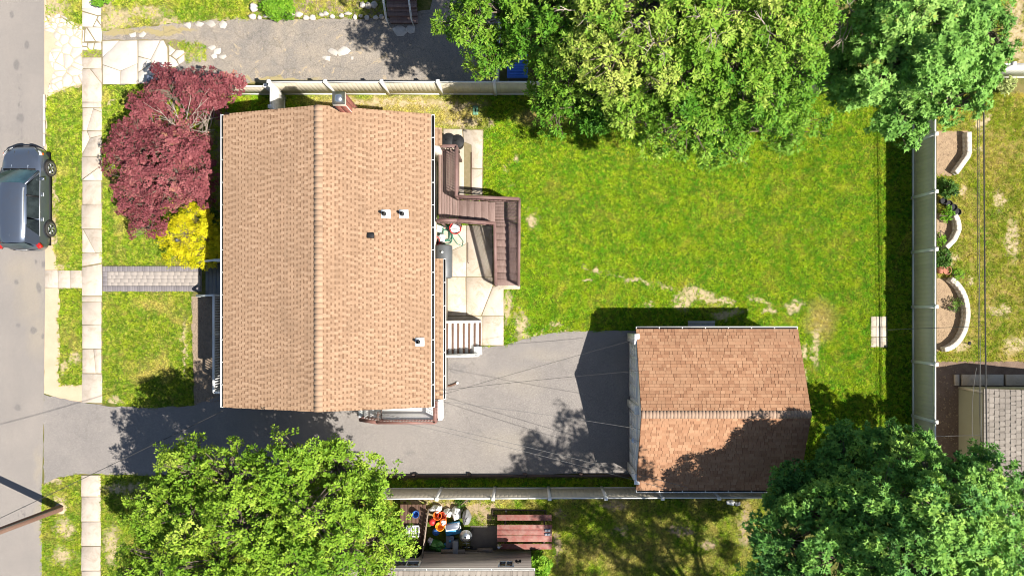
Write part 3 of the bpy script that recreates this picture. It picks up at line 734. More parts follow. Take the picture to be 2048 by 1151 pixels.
def window(parent, c, w, h, normal, frame=.07, mull=True, mat=None):
    """window on a wall: frame, panes, sill; c centre on the wall face"""
    c, nn = Vector(c), Vector(normal).normalized(); r = Vector((0, 0, 1)).cross(nn).normalized(); up = Vector((0, 0, 1)); m = MB()
    for sgn in (-1, 1):
        m.bar(c + r * sgn * (w / 2) - up * (h / 2 + frame / 2) + nn * .025, c + r * sgn * (w / 2) + up * (h / 2 + frame / 2) + nn * .025, frame, .05, nn)
        m.bar(c - r * (w / 2 - frame / 2) + up * sgn * h / 2 + nn * .022, c + r * (w / 2 - frame / 2) + up * sgn * h / 2 + nn * .022, frame, .046, nn)
    if mull: m.bar(c - up * (h / 2 - frame / 2) + nn * .02, c + up * (h / 2 - frame / 2) + nn * .02, frame * .6, .04, nn)
    o = m.build('window', mat or M_WHITE, parent)
    for sgn in ((-1, 1) if mull else (0,)):
        pw = (w - frame) / 2 - frame * .3 if mull else w - frame; pc = c + r * sgn * (pw / 2 + frame * .3) + nn * .012
        MB().bar(pc - up * (h / 2 - frame / 2), pc + up * (h / 2 - frame / 2), pw, .008, nn).build('pane', M_GLASS, o)
    return o

# ------------------------------------------------------------------ main house
ZE, ZR = 4.6, 5.8
W0, E0 = G(447, 0, ZE).x, G(862, 0, ZE).x
N0, S0 = G(0, 228, ZE).y, G(0, 814, ZE).y
XR = (W0 + E0) / 2
house = thing('house', 'tan shingled gable-roofed house in the middle of the lot', 'house', (XR, (N0 + S0) / 2, 0))
wi = .33
MB().box((XR, (N0 + S0) / 2, .35), (E0 - W0 - 2 * wi + .04, N0 - S0 - 2 * .16 + .04, .7)).build('foundation', M_PATIO, house)
wm = MB()
xw, xe, yn, ys = W0 + wi, E0 - wi, N0 - .16, S0 + .16
wall_top = ZE - .06
wm.add([(xw, ys, .7), (xe, ys, .7), (xe, yn, .7), (xw, yn, .7), (xw, ys, wall_top), (xe, ys, wall_top), (xe, yn, wall_top), (xw, yn, wall_top), (XR, ys, ZR - .24), (XR, yn, ZR - .24)],
       [(0, 1, 5, 8, 4), (1, 2, 6, 5), (2, 3, 7, 9, 6), (3, 0, 4, 7)])
wall = wm.build('wall', M_SIDING, house)
lap = MB()
for k in range(20):
    z = .75 + k * .19
    lap.box((xe + .012, (yn + ys) / 2, z), (.02, yn - ys, .03)); lap.box((xw - .012, (yn + ys) / 2, z), (.02, yn - ys, .03))
lp = lap.build('siding_laps', M_SIDING, wall); lp['kind'] = 'stuff'
for yy in (4.6, 1.0, -3.2): window(house, (xw, yy, 2.9), 1.2, 1.3, (-1, 0, 0))
for yy in (5.4, 1.0): window(house, (xe, yy, 3.0), 1.0, 1.1, (1, 0, 0))
window(house, (XR + 1.5, ys, 2.9), 1.0, 1.2, (0, -1, 0)); window(house, (XR - 1.8, yn, 2.9), 1.0, 1.2, (0, 1, 0))
rm = MB()
slab_between(rm, (W0, S0, ZE), (XR, S0, ZR), (XR, N0, ZR), (W0, N0, ZE), .12); slab_between(rm, (XR, S0, ZR), (E0, S0, ZE), (E0, N0, ZE), (XR, N0, ZR), .12)
roof = rm.build('roof', M_SHING, house)
for yy, sg in ((S0, -1), (N0, 1)):
    for (xa, za), (xb, zb) in (((W0, ZE), (XR, ZR)), ((XR, ZR), (E0, ZE))):
        MB().bar((xa, yy - sg * .03, za - .17), (xb, yy - sg * .03, zb - .17), .02, .14).build('rake_board', M_WHITE, house)
SV = make_variants('shingle', 1.0, .145, M_SHING, 9, 3, tooth=(.10, .15), gap=(.085, .12), band=.058, tones=(.40, .95))
rest = MB(); sw_ = math.hypot(XR - W0, ZR - ZE)
lay_slope(roof, (E0, S0, ZE), (0, 1, 0), (XR - E0, 0, ZR - ZE), N0 - S0, sw_, .145, 1.0, SV, rest, 160, M_SHING, 1)
lay_slope(roof, (W0, S0, ZE), (0, 1, 0), (XR - W0, 0, ZR - ZE), N0 - S0, sw_, .145, 1.0, SV, rest, 140, M_SHING, 2)
rest.build('lower_shingles', M_SHING, roof, tone=True, kind='stuff')
ridge_caps(roof, (XR, S0, ZR), (XR, N0, ZR), (ZR - ZE) / (XR - W0), .33, 56, M_RIDGE)
gutter(house, (W0, S0, ZE - .02), (W0, N0, ZE - .02), (-1, 0, 0), w=.11)
gutter(house, (E0, S0, ZE - .02), (E0, N0, ZE - .02), (1, 0, 0), w=.12)
# roof pipes with white flashing, and a low vent
def on_roof(px, py):
    z = 5.2
    for _ in range(6):
        p = G(px, py, z); z = ZR - abs(p.x - XR) * (ZR - ZE) / (XR - W0)
    return G(px, py, z)
for (px, py) in ((772, 428), (808, 428), (840, 683)):
    p = on_roof(px, py); sl_ = (ZE - ZR) / (E0 - XR)
    a = .17
    fl = MB(); slab_between(fl, (p.x - a, p.y - a, p.z - a * sl_ + .05), (p.x + a, p.y - a, p.z + a * sl_ + .05), (p.x + a, p.y + a, p.z + a * sl_ + .05), (p.x - a, p.y + a, p.z - a * sl_ + .05), .012)
    f = fl.build('vent_flashing', M_WHITE, house)
    MB().lathe((p.x - .06, p.y, p.z), [(.085, 0), (.085, .10), (.055, .12), (.055, .36), (.042, .36), (.042, .25)], 14).build('vent_pipe', M_BLACK, f, smooth=True)
p = on_roof(742, 471); MB().rbox((p.x, p.y, p.z + .06), (.26, .2, .12), .02).build('roof_vent', M_BLACK, house)
# chimney on the north gable
zc = 6.55
ca, cb = G(665, 183, zc), G(690, 210, zc)
ch = MB().box(((ca.x + cb.x) / 2, (ca.y + cb.y) / 2, 3.2), (.42, .44, 6.4)).build('chimney', M_MORTAR, house)
cx, cy = (ca.x + cb.x) / 2, (ca.y + cb.y) / 2
bm_ = MB().box((0, 0, 0), (.19, .03, .065)).mesh('brick', M_BRICK)
for r in range(26):
    z = 4.45 + r * .075
    for k in range(2):
        off = (-.11 if r % 2 else -.09)
        for side in (0, 1):
            if side == 0: link('brick', bm_, ch, (cx + off + k * .20, cy - .222, z))
            else: link('brick', bm_, ch, (cx + .212, cy + off + k * .20 + .02, z), (0, 0, math.pi / 2))
cap = MB().box((cx, cy, 6.44), (.47, .49, .07)).build('chimney_crown', M_PATIO, house)
MB().add([(cx - .23, cy - .24, 6.58), (cx + .23, cy - .24, 6.58), (cx + .23, cy + .24, 6.58), (cx - .23, cy + .24, 6.58), (cx, cy, 6.68)], [(0, 1, 4), (1, 2, 4), (2, 3, 4), (3, 0, 4), (3, 2, 1, 0)]).build('cap_lid', M_STEEL, cap)
MB().box((cx, cy, 6.52), (.36, .38, .11)).build('cap_screen', M_GUTIN, cap)
# lower roof along the back wall
def low_roof(px1, py0, py1, z1, z0=None, with_gutter=True):
    a, b = G(px1, py0, z1), G(px1, py1, z1); xi = xe
    zi = z1 + (a.x - xi) * .30; m = MB(); slab_between(m, (xi, b.y, zi), (a.x, b.y, z1), (a.x, a.y, z1), (xi, a.y, zi), .12)
    o = m.build('lower_roof', M_SHING, house); rst = MB()
    lay_slope(o, (a.x, b.y, z1), (0, 1, 0), (xi - a.x, 0, zi - z1), a.y - b.y, math.hypot(a.x - xi, zi - z1), .145, 1.0, SV, rst, 60, M_SHING, int(py0))
    if rst.v: rst.build('edge_shingles', M_SHING, o, tone=True, kind='stuff')
    if with_gutter: gutter(house, (a.x, b.y, z1 - .02), (a.x, a.y, z1 - .02), (1, 0, 0), w=.10)
    MB().box(((xi + a.x - .25) / 2, (a.y + b.y) / 2, (z1 - .14) / 2), (a.x - .25 - xi, a.y - b.y - .2, z1 - .16)).build('rear_bay', M_SIDING, house)
low_roof(886, 517, 798, 4.1)
low_roof(884, 256, 291, 4.0, with_gutter=False)

# ------------------------------------------------------------------ railings
def railing(parent, a, b, h=.9, mat=M_RAIL, cap=(.13, .04), bal=.115, bw=.035, lattice=False, posts=(True, True), bottom=.12, pw=.09, post_drop=0.0):
    """rail from a to b (points on the floor line): cap, bottom rail, posts, balusters or lattice"""
    a, b = Vector(a), Vector(b); up = Vector((0, 0, 1)); d = b - a; L = math.hypot(d.x, d.y)
    MB().bar(a + up * h, b + up * h, cap[0], cap[1]).build('top_rail', mat, parent)
    MB().bar(a + up * bottom, b + up * bottom, .045, .07).build('bottom_rail', mat, parent)
    for f, p in zip(posts, (a, b)):
        if f: MB().box((p.x, p.y, p.z + (h - .02 - post_drop) / 2), (pw, pw, h - .02 + post_drop)).build('post', mat, parent)
    if lattice:
        dh = d.normalized(); m = MB(); nrm = dh.cross(up).normalized(); hh = h - bottom - .06; st = .185; k = int((L + hh) / st) + 1
        for sgn, off in ((1, .006), (-1, -.006)):
            for i in range(k):
                s0 = i * st - (hh if sgn > 0 else 0); s1 = s0 + hh * sgn if sgn > 0 else s0 - hh
                t0, t1 = 0.0, 1.0
                p0, p1 = s0, s1
                lo, hi = min(p0, p1), max(p0, p1)
                if hi <= 0 or lo >= L: continue
                c0 = (max(0, min(L, p0)) - p0) / (p1 - p0); c1 = (max(0, min(L, p1)) - p0) / (p1 - p0)
                q0 = a + d * ((p0 + (p1 - p0) * c0) / L) + up * (bottom + .04 + hh * c0) + nrm * off
                q1 = a + d * ((p0 + (p1 - p0) * c1) / L) + up * (bottom + .04 + hh * c1) + nrm * off
                if (q1 - q0).length > .03: m.bar(q0, q1, .038, .009, nrm)
        m.build('lattice', mat, parent, kind='stuff')
    elif bal:
        k = max(1, int(L / bal)); hh = h - bottom - .03
        me = MB().box((0, 0, hh / 2), (bw, bw, hh)).mesh('baluster', mat)
        for i in range(1, k):
            p = a + d * (i / k); link('baluster', me, parent, p + up * bottom)
# ------------------------------------------------------------------ back deck with its stairs
ZD, ZL = 1.85, 1.15
dk = thing('deck', 'brown stained wooden back deck with lattice-railed stairs turning down to the lawn', 'deck', G(900, 380))
dx0, dx1 = xe + .28, G(918, 0, ZD).x
dy0, dy1 = G(0, 447, ZD).y, G(0, 300, ZD).y
fr = MB()
for yy in (dy0 + .05, dy1 - .05, (dy0 + dy1) / 2): fr.box(((dx0 + dx1) / 2, yy, ZD - .14), (dx1 - dx0, .05, .2))
fr.box((dx0 + .04, (dy0 + dy1) / 2, ZD - .14), (.05, dy1 - dy0 - .12, .2)); fr.box((dx1 - .03, (dy0 + dy1) / 2, ZD - .14), (.05, dy1 - dy0 - .12, .2))
fr.build('joists', M_RAIL, dk)
bw_ = .118; x = dx0
while x < dx1 - .02:
    w = min(bw_, dx1 - x); MB().rbox((x + w / 2, (dy0 + dy1) / 2 + R(-.008, .008), ZD - .02 + R(-.002, .002)), (w - .008, dy1 - dy0, .04), .005).build('board', M_DECK, dk); x += bw_
for xx in (dx0 + .1, dx1 - .08):
    for yy in (dy0 + .1, dy1 - .1): MB().box((xx, yy, (ZD - .04) / 2), (.1, .1, ZD - .05)).build('post', M_RAIL, dk)
# first flight, eastwards
lx0, lx1 = G(990, 0, ZL).x, G(1040, 0, ZL).x
fy0, fy1 = G(0, 446, 1.5).y, G(0, 402, 1.5).y
nt = 5; tw = (lx0 - dx1) / nt; rz_ = (ZD - ZL) / (nt + 1)
for i in range(nt):
    MB().rbox((dx1 + tw * (i + .5), (fy0 + fy1) / 2, ZD - rz_ * (i + 1) - .02), (tw + .02, fy1 - fy0, .04), .006).build('tread', M_DECK, dk)
for yy in (fy0 + .03, fy1 - .03): MB().bar((dx1, yy, ZD - .25), (lx0, yy, ZL - .1), .05, .24).build('stringer', M_RAIL, dk)
# landing
ly0, ly1 = G(0, 452, ZL).y, G(0, 403, ZL).y
y = ly0
while y < ly1 - .02:
    w = min(.14, ly1 - y); MB().rbox(((lx0 + lx1) / 2, y + w / 2, ZL - .02 + R(-.002, .002)), (lx1 - lx0, w - .008, .04), .005).build('board', M_DECK, dk); y += .14
for xx in (lx0 + .06, lx1 - .06):
    for yy in (ly0 + .06, ly1 - .06): MB().box((xx, yy, (ZL - .04) / 2), (.1, .1, ZL - .05)).build('post', M_RAIL, dk)
# second flight, southwards
by = G(0, 570).y; nt2 = 9; td = (ly0 - by) / nt2; rz2 = ZL / (nt2 + 1)
for i in range(nt2):
    MB().rbox(((lx0 + lx1) / 2, ly0 - td * (i + .5), ZL - rz2 * (i + 1) - .02), (lx1 - lx0 - .02, td + .02, .04), .006).build('tread', M_DECK, dk)
    MB().box(((lx0 + lx1) / 2, ly0 - td * i - .02, ZL - rz2 * (i + .5) - .04), (lx1 - lx0 - .04, .018, rz2 - .02)).build('riser', M_DECK, dk)
for xx in (lx0 + .03, lx1 - .03): MB().bar((xx, ly0, ZL - .2), (xx, by, .02), .05, .26).build('stringer', M_RAIL, dk)
railing(dk, (dx0 + .05, dy1 - .03, ZD), (dx1 - .03, dy1 - .03, ZD), post_drop=.3)
railing(dk, (dx1 - .03, dy1 - .03, ZD), (dx1 - .03, fy1 + .02, ZD), posts=(False, True), post_drop=.3)
railing(dk, (dx1 - .03, fy1 + .02, ZD), (lx1 - .03, ly1 - .02, ZL), lattice=True, posts=(False, True), post_drop=.3)
railing(dk, (lx1 - .03, ly1 - .02, ZL), (lx1 - .03, ly0, ZL), lattice=True, posts=(False, True))
railing(dk, (lx1 - .03, ly0, ZL), (lx1 - .06, by, .02), lattice=True, posts=(False, True))
railing(dk, (dx0 + .05, dy0 + .03, ZD), (dx1, dy0 + .03, ZD), posts=(True, True))
railing(dk, (dx1, dy0 + .03, ZD), (lx0 + .02, ly0 + .02, ZL), lattice=True, posts=(False, True))
railing(dk, (lx0 + .02, ly0 + .02, ZL), (lx0 + .02, by, .02), lattice=True, posts=(False, True))
MB().prism([(lx0, by + .12), (lx1, by + .12), (lx1, by - .18), (lx0, by - .18)], 0, .05, .01).build('footing_slab', M_PATIO, dk)

# ------------------------------------------------------------------ white back-door steps
bs = thing('back_steps', 'white back-door steps with brown nosings and low white side walls', 'steps', G(925, 680))
sx0, sx1 = G(886, 0, .9).x, G(962, 0, .1).x; sy0, sy1 = G(0, 706, .5).y, G(0, 645, .5).y
nst = 7; sd_ = (sx1 - sx0) / nst
for i in range(nst):
    z = 1.02 - .135 * i; xa = sx0 + sd_ * i
    MB().box((xa + sd_ / 2, (sy0 + sy1) / 2, z / 2), (sd_ - .003, sy1 - sy0, z)).build('step', M_WHITE, bs)
    MB().rbox((xa + sd_ - .035, (sy0 + sy1) / 2, z + .018), (.09, sy1 - sy0 - .02, .036), .006).build('nosing', M_BROWN, bs)
MB().box(((xe + sx0) / 2 + .14, (sy0 + sy1) / 2, .565), (sx0 - xe - .285, sy1 - sy0 + .3, 1.13)).build('landing', M_PATIO, bs)
UPW = (.28, 0.0)
for yy, nm in ((sy0 - .06, 0), (sy1 + .06, 1)):
    xb = sx1 - .05 if nm == 0 else sx1 + .02
    w = MB(); w.add([(sx0, yy - .05, 0), (xb, yy - .05, 0), (xb, yy + .05, 0), (sx0, yy + .05, 0), (sx0, yy - .05, 1.35 + UPW[nm]), (xb, yy - .05, .72 + UPW[nm]), (xb, yy + .05, .72 + UPW[nm]), (sx0, yy + .05, 1.35 + UPW[nm])],
                    [(3, 2, 1, 0), (4, 5, 6, 7), (0, 1, 5, 4), (1, 2, 6, 5), (2, 3, 7, 6), (3, 0, 4, 7)]).build('side_wall', M_WHITE, bs)
    MB().bar((sx0, yy, 1.62 + UPW[nm]), (xb, yy, 1.0 + UPW[nm]), .075, .05).build('handrail', M_WHITE, bs)
    for k in (0.02, .5, .98):
        px_ = sx0 + (xb - sx0) * k; MB().box((px_, yy, 1.35 - .63 * k + .13 + UPW[nm]), (.05, .05, .3)).build('rail_post', M_WHITE, bs)
MB().rbox((sx1 - .12, sy0 + .12, .29), (.36, .36, .58), .02).build('newel_block', M_WHITE, bs)

# ------------------------------------------------------------------ side entry porch
sp = thing('side_porch', 'white side-entry porch with brown railing on the driveway side', 'porch', G(800, 830))
ZP = .95
px0, px1 = G(763, 0, ZP).x, G(884, 0, ZP).x; py0, py1 = G(0, 840, ZP).y, ys - .02
MB().box(((px0 + px1) / 2, (py0 + py1) / 2, ZP / 2), (px1 - px0, py1 - py0, ZP)).build('floor', M_WHITE, sp)
e2x = xe + .32
MB().box(((px1 + e2x) / 2, (py1 + G(0, 797, ZP).y) / 2, ZP / 2 - .004), (px1 - e2x, G(0, 797, ZP).y - py1 - .006, ZP)).build('floor_return', M_WHITE, sp)
for i in range(4):
    z = ZP * (4 - i) / 5; xa = px0 - .30 * (i + 1); MB().box((xa + .15, (py0 + py1) / 2, z / 2), (.297, py1 - py0, z)).build('step', M_WHITE, sp)
railing(sp, (px0 + .02, py0 + .04, ZP), (px1 - .2, py0 + .04, ZP), mat=M_RAILR, cap=(.11, .045), bal=.13)
railing(sp, (px1 - .2, py0 + .04, ZP), (px1 - .2, G(0, 800, ZP).y, ZP), mat=M_RAILR, cap=(.15, .045), bal=.13, posts=(False, True))
railing(sp, (px0 - .95, py0 + .04, .12), (px0 + .02, py0 + .04, ZP - .06), mat=M_RAILR, cap=(.15, .045), bal=.14, posts=(True, False))
railing(sp, (px0 + .02, py0 + .04, ZP), (px0 + .02, py0 + .5, ZP), mat=M_TIMBER, cap=(.10, .04), bal=.14, posts=(False, False), h=.85)

# ------------------------------------------------------------------ front porch
fp = thing('front_porch', 'front porch with white railing under the west eave', 'porch', G(445, 650))
ZF = 1.2
rx = G(428, 0, 2.12).x; fya, fyb = G(0, 784, 2.1).y, G(0, 520, 2.1).y
fym = G(0, 590, 2.1).y
MB().box(((rx - .06 + xw - .02) / 2, (fya + fyb) / 2, ZF / 2), (xw - .02 - rx + .06, fyb - fya + .12, ZF)).build('base', M_TANK, fp)
x = rx - .10
while x < xw - .15:
    MB().rbox((x + .07, (fya + fyb) / 2, ZF + .018), (.132, fyb - fya + .16, .036), .005).build('board', simple('porch_floor', (.17, .17, .18), None, 3, .7, rand=.1, fine=.2) if 'porch_floor' not in MATS else MATS['porch_floor'], fp); x += .14
for i in range(4):
    z = ZF * (4 - i) / 5; MB().box((rx - .1 - .28 * (i + .5), (fym + fyb) / 2, z / 2), (.277, fyb - fym - .1, z)).build('step', M_TANK, fp)
railing(fp, (rx, fym, ZF + .036), (rx, (fym + fya) / 2 + .4, ZF + .036), mat=M_WHITE, cap=(.10, .05), bal=.11, bw=.04)
railing(fp, (rx, (fym + fya) / 2 + .4, ZF + .036), (rx, fya, ZF + .036), mat=M_WHITE, cap=(.10, .05), bal=.11, bw=.04, posts=(False, True))
railing(fp, (rx, fya, ZF + .036), (xw - .1, fya, ZF + .036), mat=M_WHITE, cap=(.10, .05), bal=.11, bw=.04, posts=(False, False))
for yy in (fym, fyb):
    a, b = Vector((rx, yy, ZF + .9)), Vector((rx - 1.3, yy, .95))
    MB().bar(a, b, .09, .06).build('handrail', M_WHITE, fp); MB().box((b.x + .03, yy, .47), (.1, .1, .94)).build('newel_post', M_WHITE, fp)
railing(fp, (rx, fyb, ZF + .036), (xw - .1, fyb, ZF + .036), mat=M_WHITE, cap=(.10, .05), bal=.11, bw=.04, posts=(True, False))

# ------------------------------------------------------------------ garage
GE, GR = 2.3, 3.7
gx0, gx1 = G(1272, 0, GE).x, G(1596, 0, GE).x; gy1, gy0 = G(0, 658, GE).y, G(0, 979, GE).y; gyr = (gy0 + gy1) / 2
ga = thing('garage', 'detached garage with brown blended shingles at the end of the driveway', 'garage', ((gx0 + gx1) / 2, gyr, 0))
a_, b_, wl = gx0 + .10, gx1 - .15, GE - .02
g0, g1 = gy0 + .25, gy1 - .25
wz = GE + .25 * (GR - GE) / (gy1 - gyr) - .13
MB().add([(a_, g0, 0), (b_, g0, 0), (b_, g1, 0), (a_, g1, 0), (a_, g0, wz), (b_, g0, wz), (b_, g1, wz), (a_, g1, wz), (a_, gyr, GR - .13), (b_, gyr, GR - .13)],
         [(0, 1, 5, 4), (1, 2, 6, 9, 5), (2, 3, 7, 6), (3, 0, 4, 8, 7)]).build('wall', M_WHITE, ga)
rm = MB(); slab_between(rm, (gx0, gy0, GE), (gx1, gy0, GE), (gx1, gyr, GR), (gx0, gyr, GR), .1); slab_between(rm, (gx0, gyr, GR), (gx1, gyr, GR), (gx1, gy1, GE), (gx0, gy1, GE), .1)
gro = rm.build('roof', M_SHINGG, ga)
GV = make_variants('shingle', 1.0, .137, M_SHINGG, 10, 5, tooth=(.12, .30), gap=(.0, .03), band=.03, tones=(.22, .9), thick=.016)
rest = MB(); gw = math.hypot(gy1 - gyr, GR - GE)
lay_slope(gro, (gx0, gy1, GE), (1, 0, 0), (0, gyr - gy1, GR - GE), gx1 - gx0, gw, .137, 1.0, GV, rest, 170, M_SHINGG, 5)
lay_slope(gro, (gx0, gy0, GE), (1, 0, 0), (0, gyr - gy0, GR - GE), gx1 - gx0, gw, .137, 1.0, GV, rest, 130, M_SHINGG, 6)
rest.build('lower_shingles', M_SHINGG, gro, tone=True, kind='stuff')
ridge_caps(gro, (gx0, gyr, GR), (gx1, gyr, GR), (GR - GE) / (gyr - gy0), .32, 48, M_RIDGEG)
gutter(ga, (gx0, gy1, GE - .02), (gx1, gy1, GE - .02), (0, 1, 0), w=.10)
gutter(ga, (gx0, gy0, GE - .02), (gx1, gy0, GE - .02), (0, -1, 0), w=.10)
for (xx, sg) in ((gx0, -1), (gx1, 1)):
    for s_ in (gy0, gy1): MB().bar((xx - sg * .03, s_, GE - .15), (xx - sg * .03, gyr, GR - .15), .02, .12).build('rake_board', M_WHITE, ga)
for yc, w in ((gyr + 1.55, 2.5), (gyr - 1.55, 2.5)):
    d = MB().box((a_ - .02, yc, 1.05), (.04, w, 2.1)).build('garage_door', M_WHITE, ga)
    for r in range(4):
        for k in range(4): MB().box((a_ - .048, yc + (k - 1.5) * w / 4.15, .28 + r * .52), (.02, w / 5, .36)).build('door_panel', M_VINYLW, d)
for yc in (gy1 - .42, gyr, gy0 + .5):
    MB().box((a_ - .07, yc, 1.2), (.14, .36 if yc != gyr else .3, 2.4)).build('pier', M_VINYLW, ga)
    MB().rbox((a_ - .09, yc, 2.45), (.22, .46 if yc != gyr else .38, .1), .02).build('pier_cap', M_WHITE, ga)
li = MB().lathe((a_ - .2, gyr - 1.3, 2.25), [(.03, 0), (.09, .02), (.11, .12), (.05, .16)], 10).build('lamp', M_STEEL, ga, smooth=True)
MB().bar((a_ - .2, gyr - 1.3, 2.4), (a_, gyr - 1.3, 2.42), .03, .03).build('lamp_arm', M_STEEL, ga)

bq = thing('garden_bench', 'plain grey bench against the north wall of the garage', 'bench', G(1402, 652))
b0, b1 = G(1376, 641, .4), G(1430, 655, .4)
for k in range(2): MB().rbox(((b0.x + b1.x) / 2, b0.y - .08 - k * .16, .39), (b1.x - b0.x, .145, .04), .006).build('slat', P_GREY, bq)
for xx in (b0.x + .15, b1.x - .15): MB().box((xx, (b0.y + b1.y) / 2, .185), (.06, .26, .37)).build('leg', P_GREY, bq)

# ------------------------------------------------------------------ fences
def fence(name, label, a, b, h, n, mat=M_VINYL, trim=M_VINYLW, group='vinyl fences round the lot', bwid=.18):
    a, b = Vector((a[0], a[1], 0)), Vector((b[0], b[1], 0)); o = thing(name, label, 'fence', a, group); d = (b - a).normalized(); L = (b - a).length; st = L / n; ang = math.atan2(d.y, d.x)
    pm_ = MB().box((0, 0, (h + .05) / 2), (.127, .127, h + .05)).mesh('post', trim)
    cm = MB(); cm.add([(-.08, -.08, 0), (.08, -.08, 0), (.08, .08, 0), (-.08, .08, 0), (-.08, -.08, .03), (.08, -.08, .03), (.08, .08, .03), (-.08, .08, .03), (0, 0, .075)],
                      [(3, 2, 1, 0), (0, 1, 5, 4), (1, 2, 6, 5), (2, 3, 7, 6), (3, 0, 4, 7), (4, 5, 8), (5, 6, 8), (6, 7, 8), (7, 4, 8)])
    cm = cm.mesh('cap', trim)
    k = int((st - .13) / bwid); bw2 = (st - .127) / k
    bh = bw2 / 2; bd = MB().prism([(-bh, -.007), (-bh + .008, -.011), (bh - .008, -.011), (bh, -.007), (bh, .007), (bh - .008, .011), (-bh + .008, .011), (-bh, .007)], .05, h - .05).mesh('board', mat); rl = MB().box((0, 0, 0), (st - .128, .05, .14)).mesh('rail', trim)
    for i in range(n + 1):
        p = a + d * (st * i); q = link('post', pm_, o, p, (0, 0, ang)); c = link('cap', cm, q); c.location = (0, 0, h + .05)
        if i == n: break
        for z in (h - .07, .1): link('rail', rl, o, p + d * (st / 2) + Vector((0, 0, z)), (0, 0, ang))
        for j in range(k): link('board', bd, o, p + d * (.0635 + bw2 * (j + .5)), (0, 0, ang))
    return o
FH = 1.83
def GF(px, py, z=FH): p = G(px, py, z); return (p.x, p.y)
fence('vinyl_fence', 'long almond vinyl fence along the north side of the house lot', GF(538, 163.5), GF(1663, 163.5), FH, 10)
fence('vinyl_fence', 'almond vinyl fence along the east end of the back lawn', GF(1871, 38), GF(1871, 1073), FH, 9)
fence('vinyl_fence', 'almond vinyl fence along the south edge of the driveway, passing behind the garage', GF(760.5, 997), GF(1663.5, 994), FH, 8)
fence('vinyl_fence', 'short white vinyl gate panel between house wall and north fence', GF(541, 171), GF(541, 214), FH + .02, 1, mat=M_VINYLW)
fence('vinyl_fence', 'low almond fence panel beside the red maple, west of the gate', GF(438, 172, 1.25), GF(531, 172, 1.25), 1.25, 1)
fence('vinyl_fence', 'bright white vinyl fence in the top right corner beyond the maple', GF(1915, 128), GF(2251, 128), FH, 3, mat=M_VINYLW)

# timber edging along the driveway
te = thing('timber_edging', 'dark timber edging with stakes along the south edge of the driveway', 'edging', G(1000, 951))
for i in range(5):
    xa, xb = 720 + i * 111, 720 + (i + 1) * 111 - 1; a, b = G(xa, 951 - i * .3), G(xb, 951 - (i + 1) * .3)
    MB().rbox(((a.x + b.x) / 2, (a.y + b.y) / 2, .06), (b.x - a.x, .1, .12), .012).build('timber', M_TIMBER, te)
    s_ = G(xb - 2, 948.5 - i * .3); MB().rbox((s_.x, s_.y + .03, .09), (.16, .08, .18), .015).build('stake', M_TIMBER, te)

# ------------------------------------------------------------------ shed in the east yard
sh = thing('shed', 'olive garden shed with grey-brown shingles at the right edge', 'shed', G(1980, 850))
SZ = 1.95
s0 = G(1917, 772); s1 = G(1921, 1010); sxa = s0.x; sxb = sxa + 4.2; sya, syb = s1.y, s0.y
MB().add([(sxa, sya, 0), (sxb, sya, 0), (sxb, syb, 0), (sxa, syb, 0), (sxa, sya, SZ), (sxb, sya, SZ), (sxb, syb, SZ), (sxa, syb, SZ), ((sxa + sxb) / 2, sya, SZ + .72), ((sxa + sxb) / 2, syb, SZ + .72)],
         [(0, 1, 5, 8, 4), (1, 2, 6, 5), (2, 3, 7, 9, 6), (3, 0, 4, 7)]).build('wall', M_OLIVE, sh)
m = MB()
for yy in (sya, syb): m.box((sxa - .012, yy + (.05 if yy == sya else -.05), SZ / 2), (.03, .1, SZ))
m.box((sxa - .012, (sya + syb) / 2, SZ - .05), (.026, syb - sya - .2, .1)); m.build('trim', M_VINYL, sh)
rm = MB(); xm = (sxa + sxb) / 2; ov = .12
slab_between(rm, (sxa - ov, sya - ov, SZ), (xm, sya - ov, SZ + .78), (xm, syb + ov, SZ + .78), (sxa - ov, syb + ov, SZ), .08); slab_between(rm, (xm, sya - ov, SZ + .78), (sxb + ov, sya - ov, SZ), (sxb + ov, syb + ov, SZ), (xm, syb + ov, SZ + .78), .08)
sr = rm.build('roof', M_SHINGS, sh)
ZV = make_variants('shingle', 1.0, .19, M_SHINGS, 8, 9, tooth=(.14, .22), gap=(.05, .10), band=.06, tones=(.4, .9), thick=.016)
rest = MB()
for xo in (sxa - ov, sxb + ov): lay_slope(sr, (xo, sya - ov, SZ), (0, 1, 0), (xm - xo, 0, .78), syb - sya + 2 * ov, math.hypot(xm - xo, .78), .19, 1.0, ZV, rest, 90 if xo < xm else 0, M_SHINGS, 12)
rest.build('edge_shingles', M_SHINGS, sr, tone=True, kind='stuff')
cb_ = tag(thing('concrete_ledge', None, None, G(1980, 760)), kind='structure')
for x0, x1 in ((1907, 1916), (1921, 2004), (2009, 2090), (2092, 2180)):
    MB().prism(PX([(x0, 748), (x1, 748), (x1, 770), (x0, 770)]), 0, .12, .015).build('concrete_block', M_PATIO, cb_)

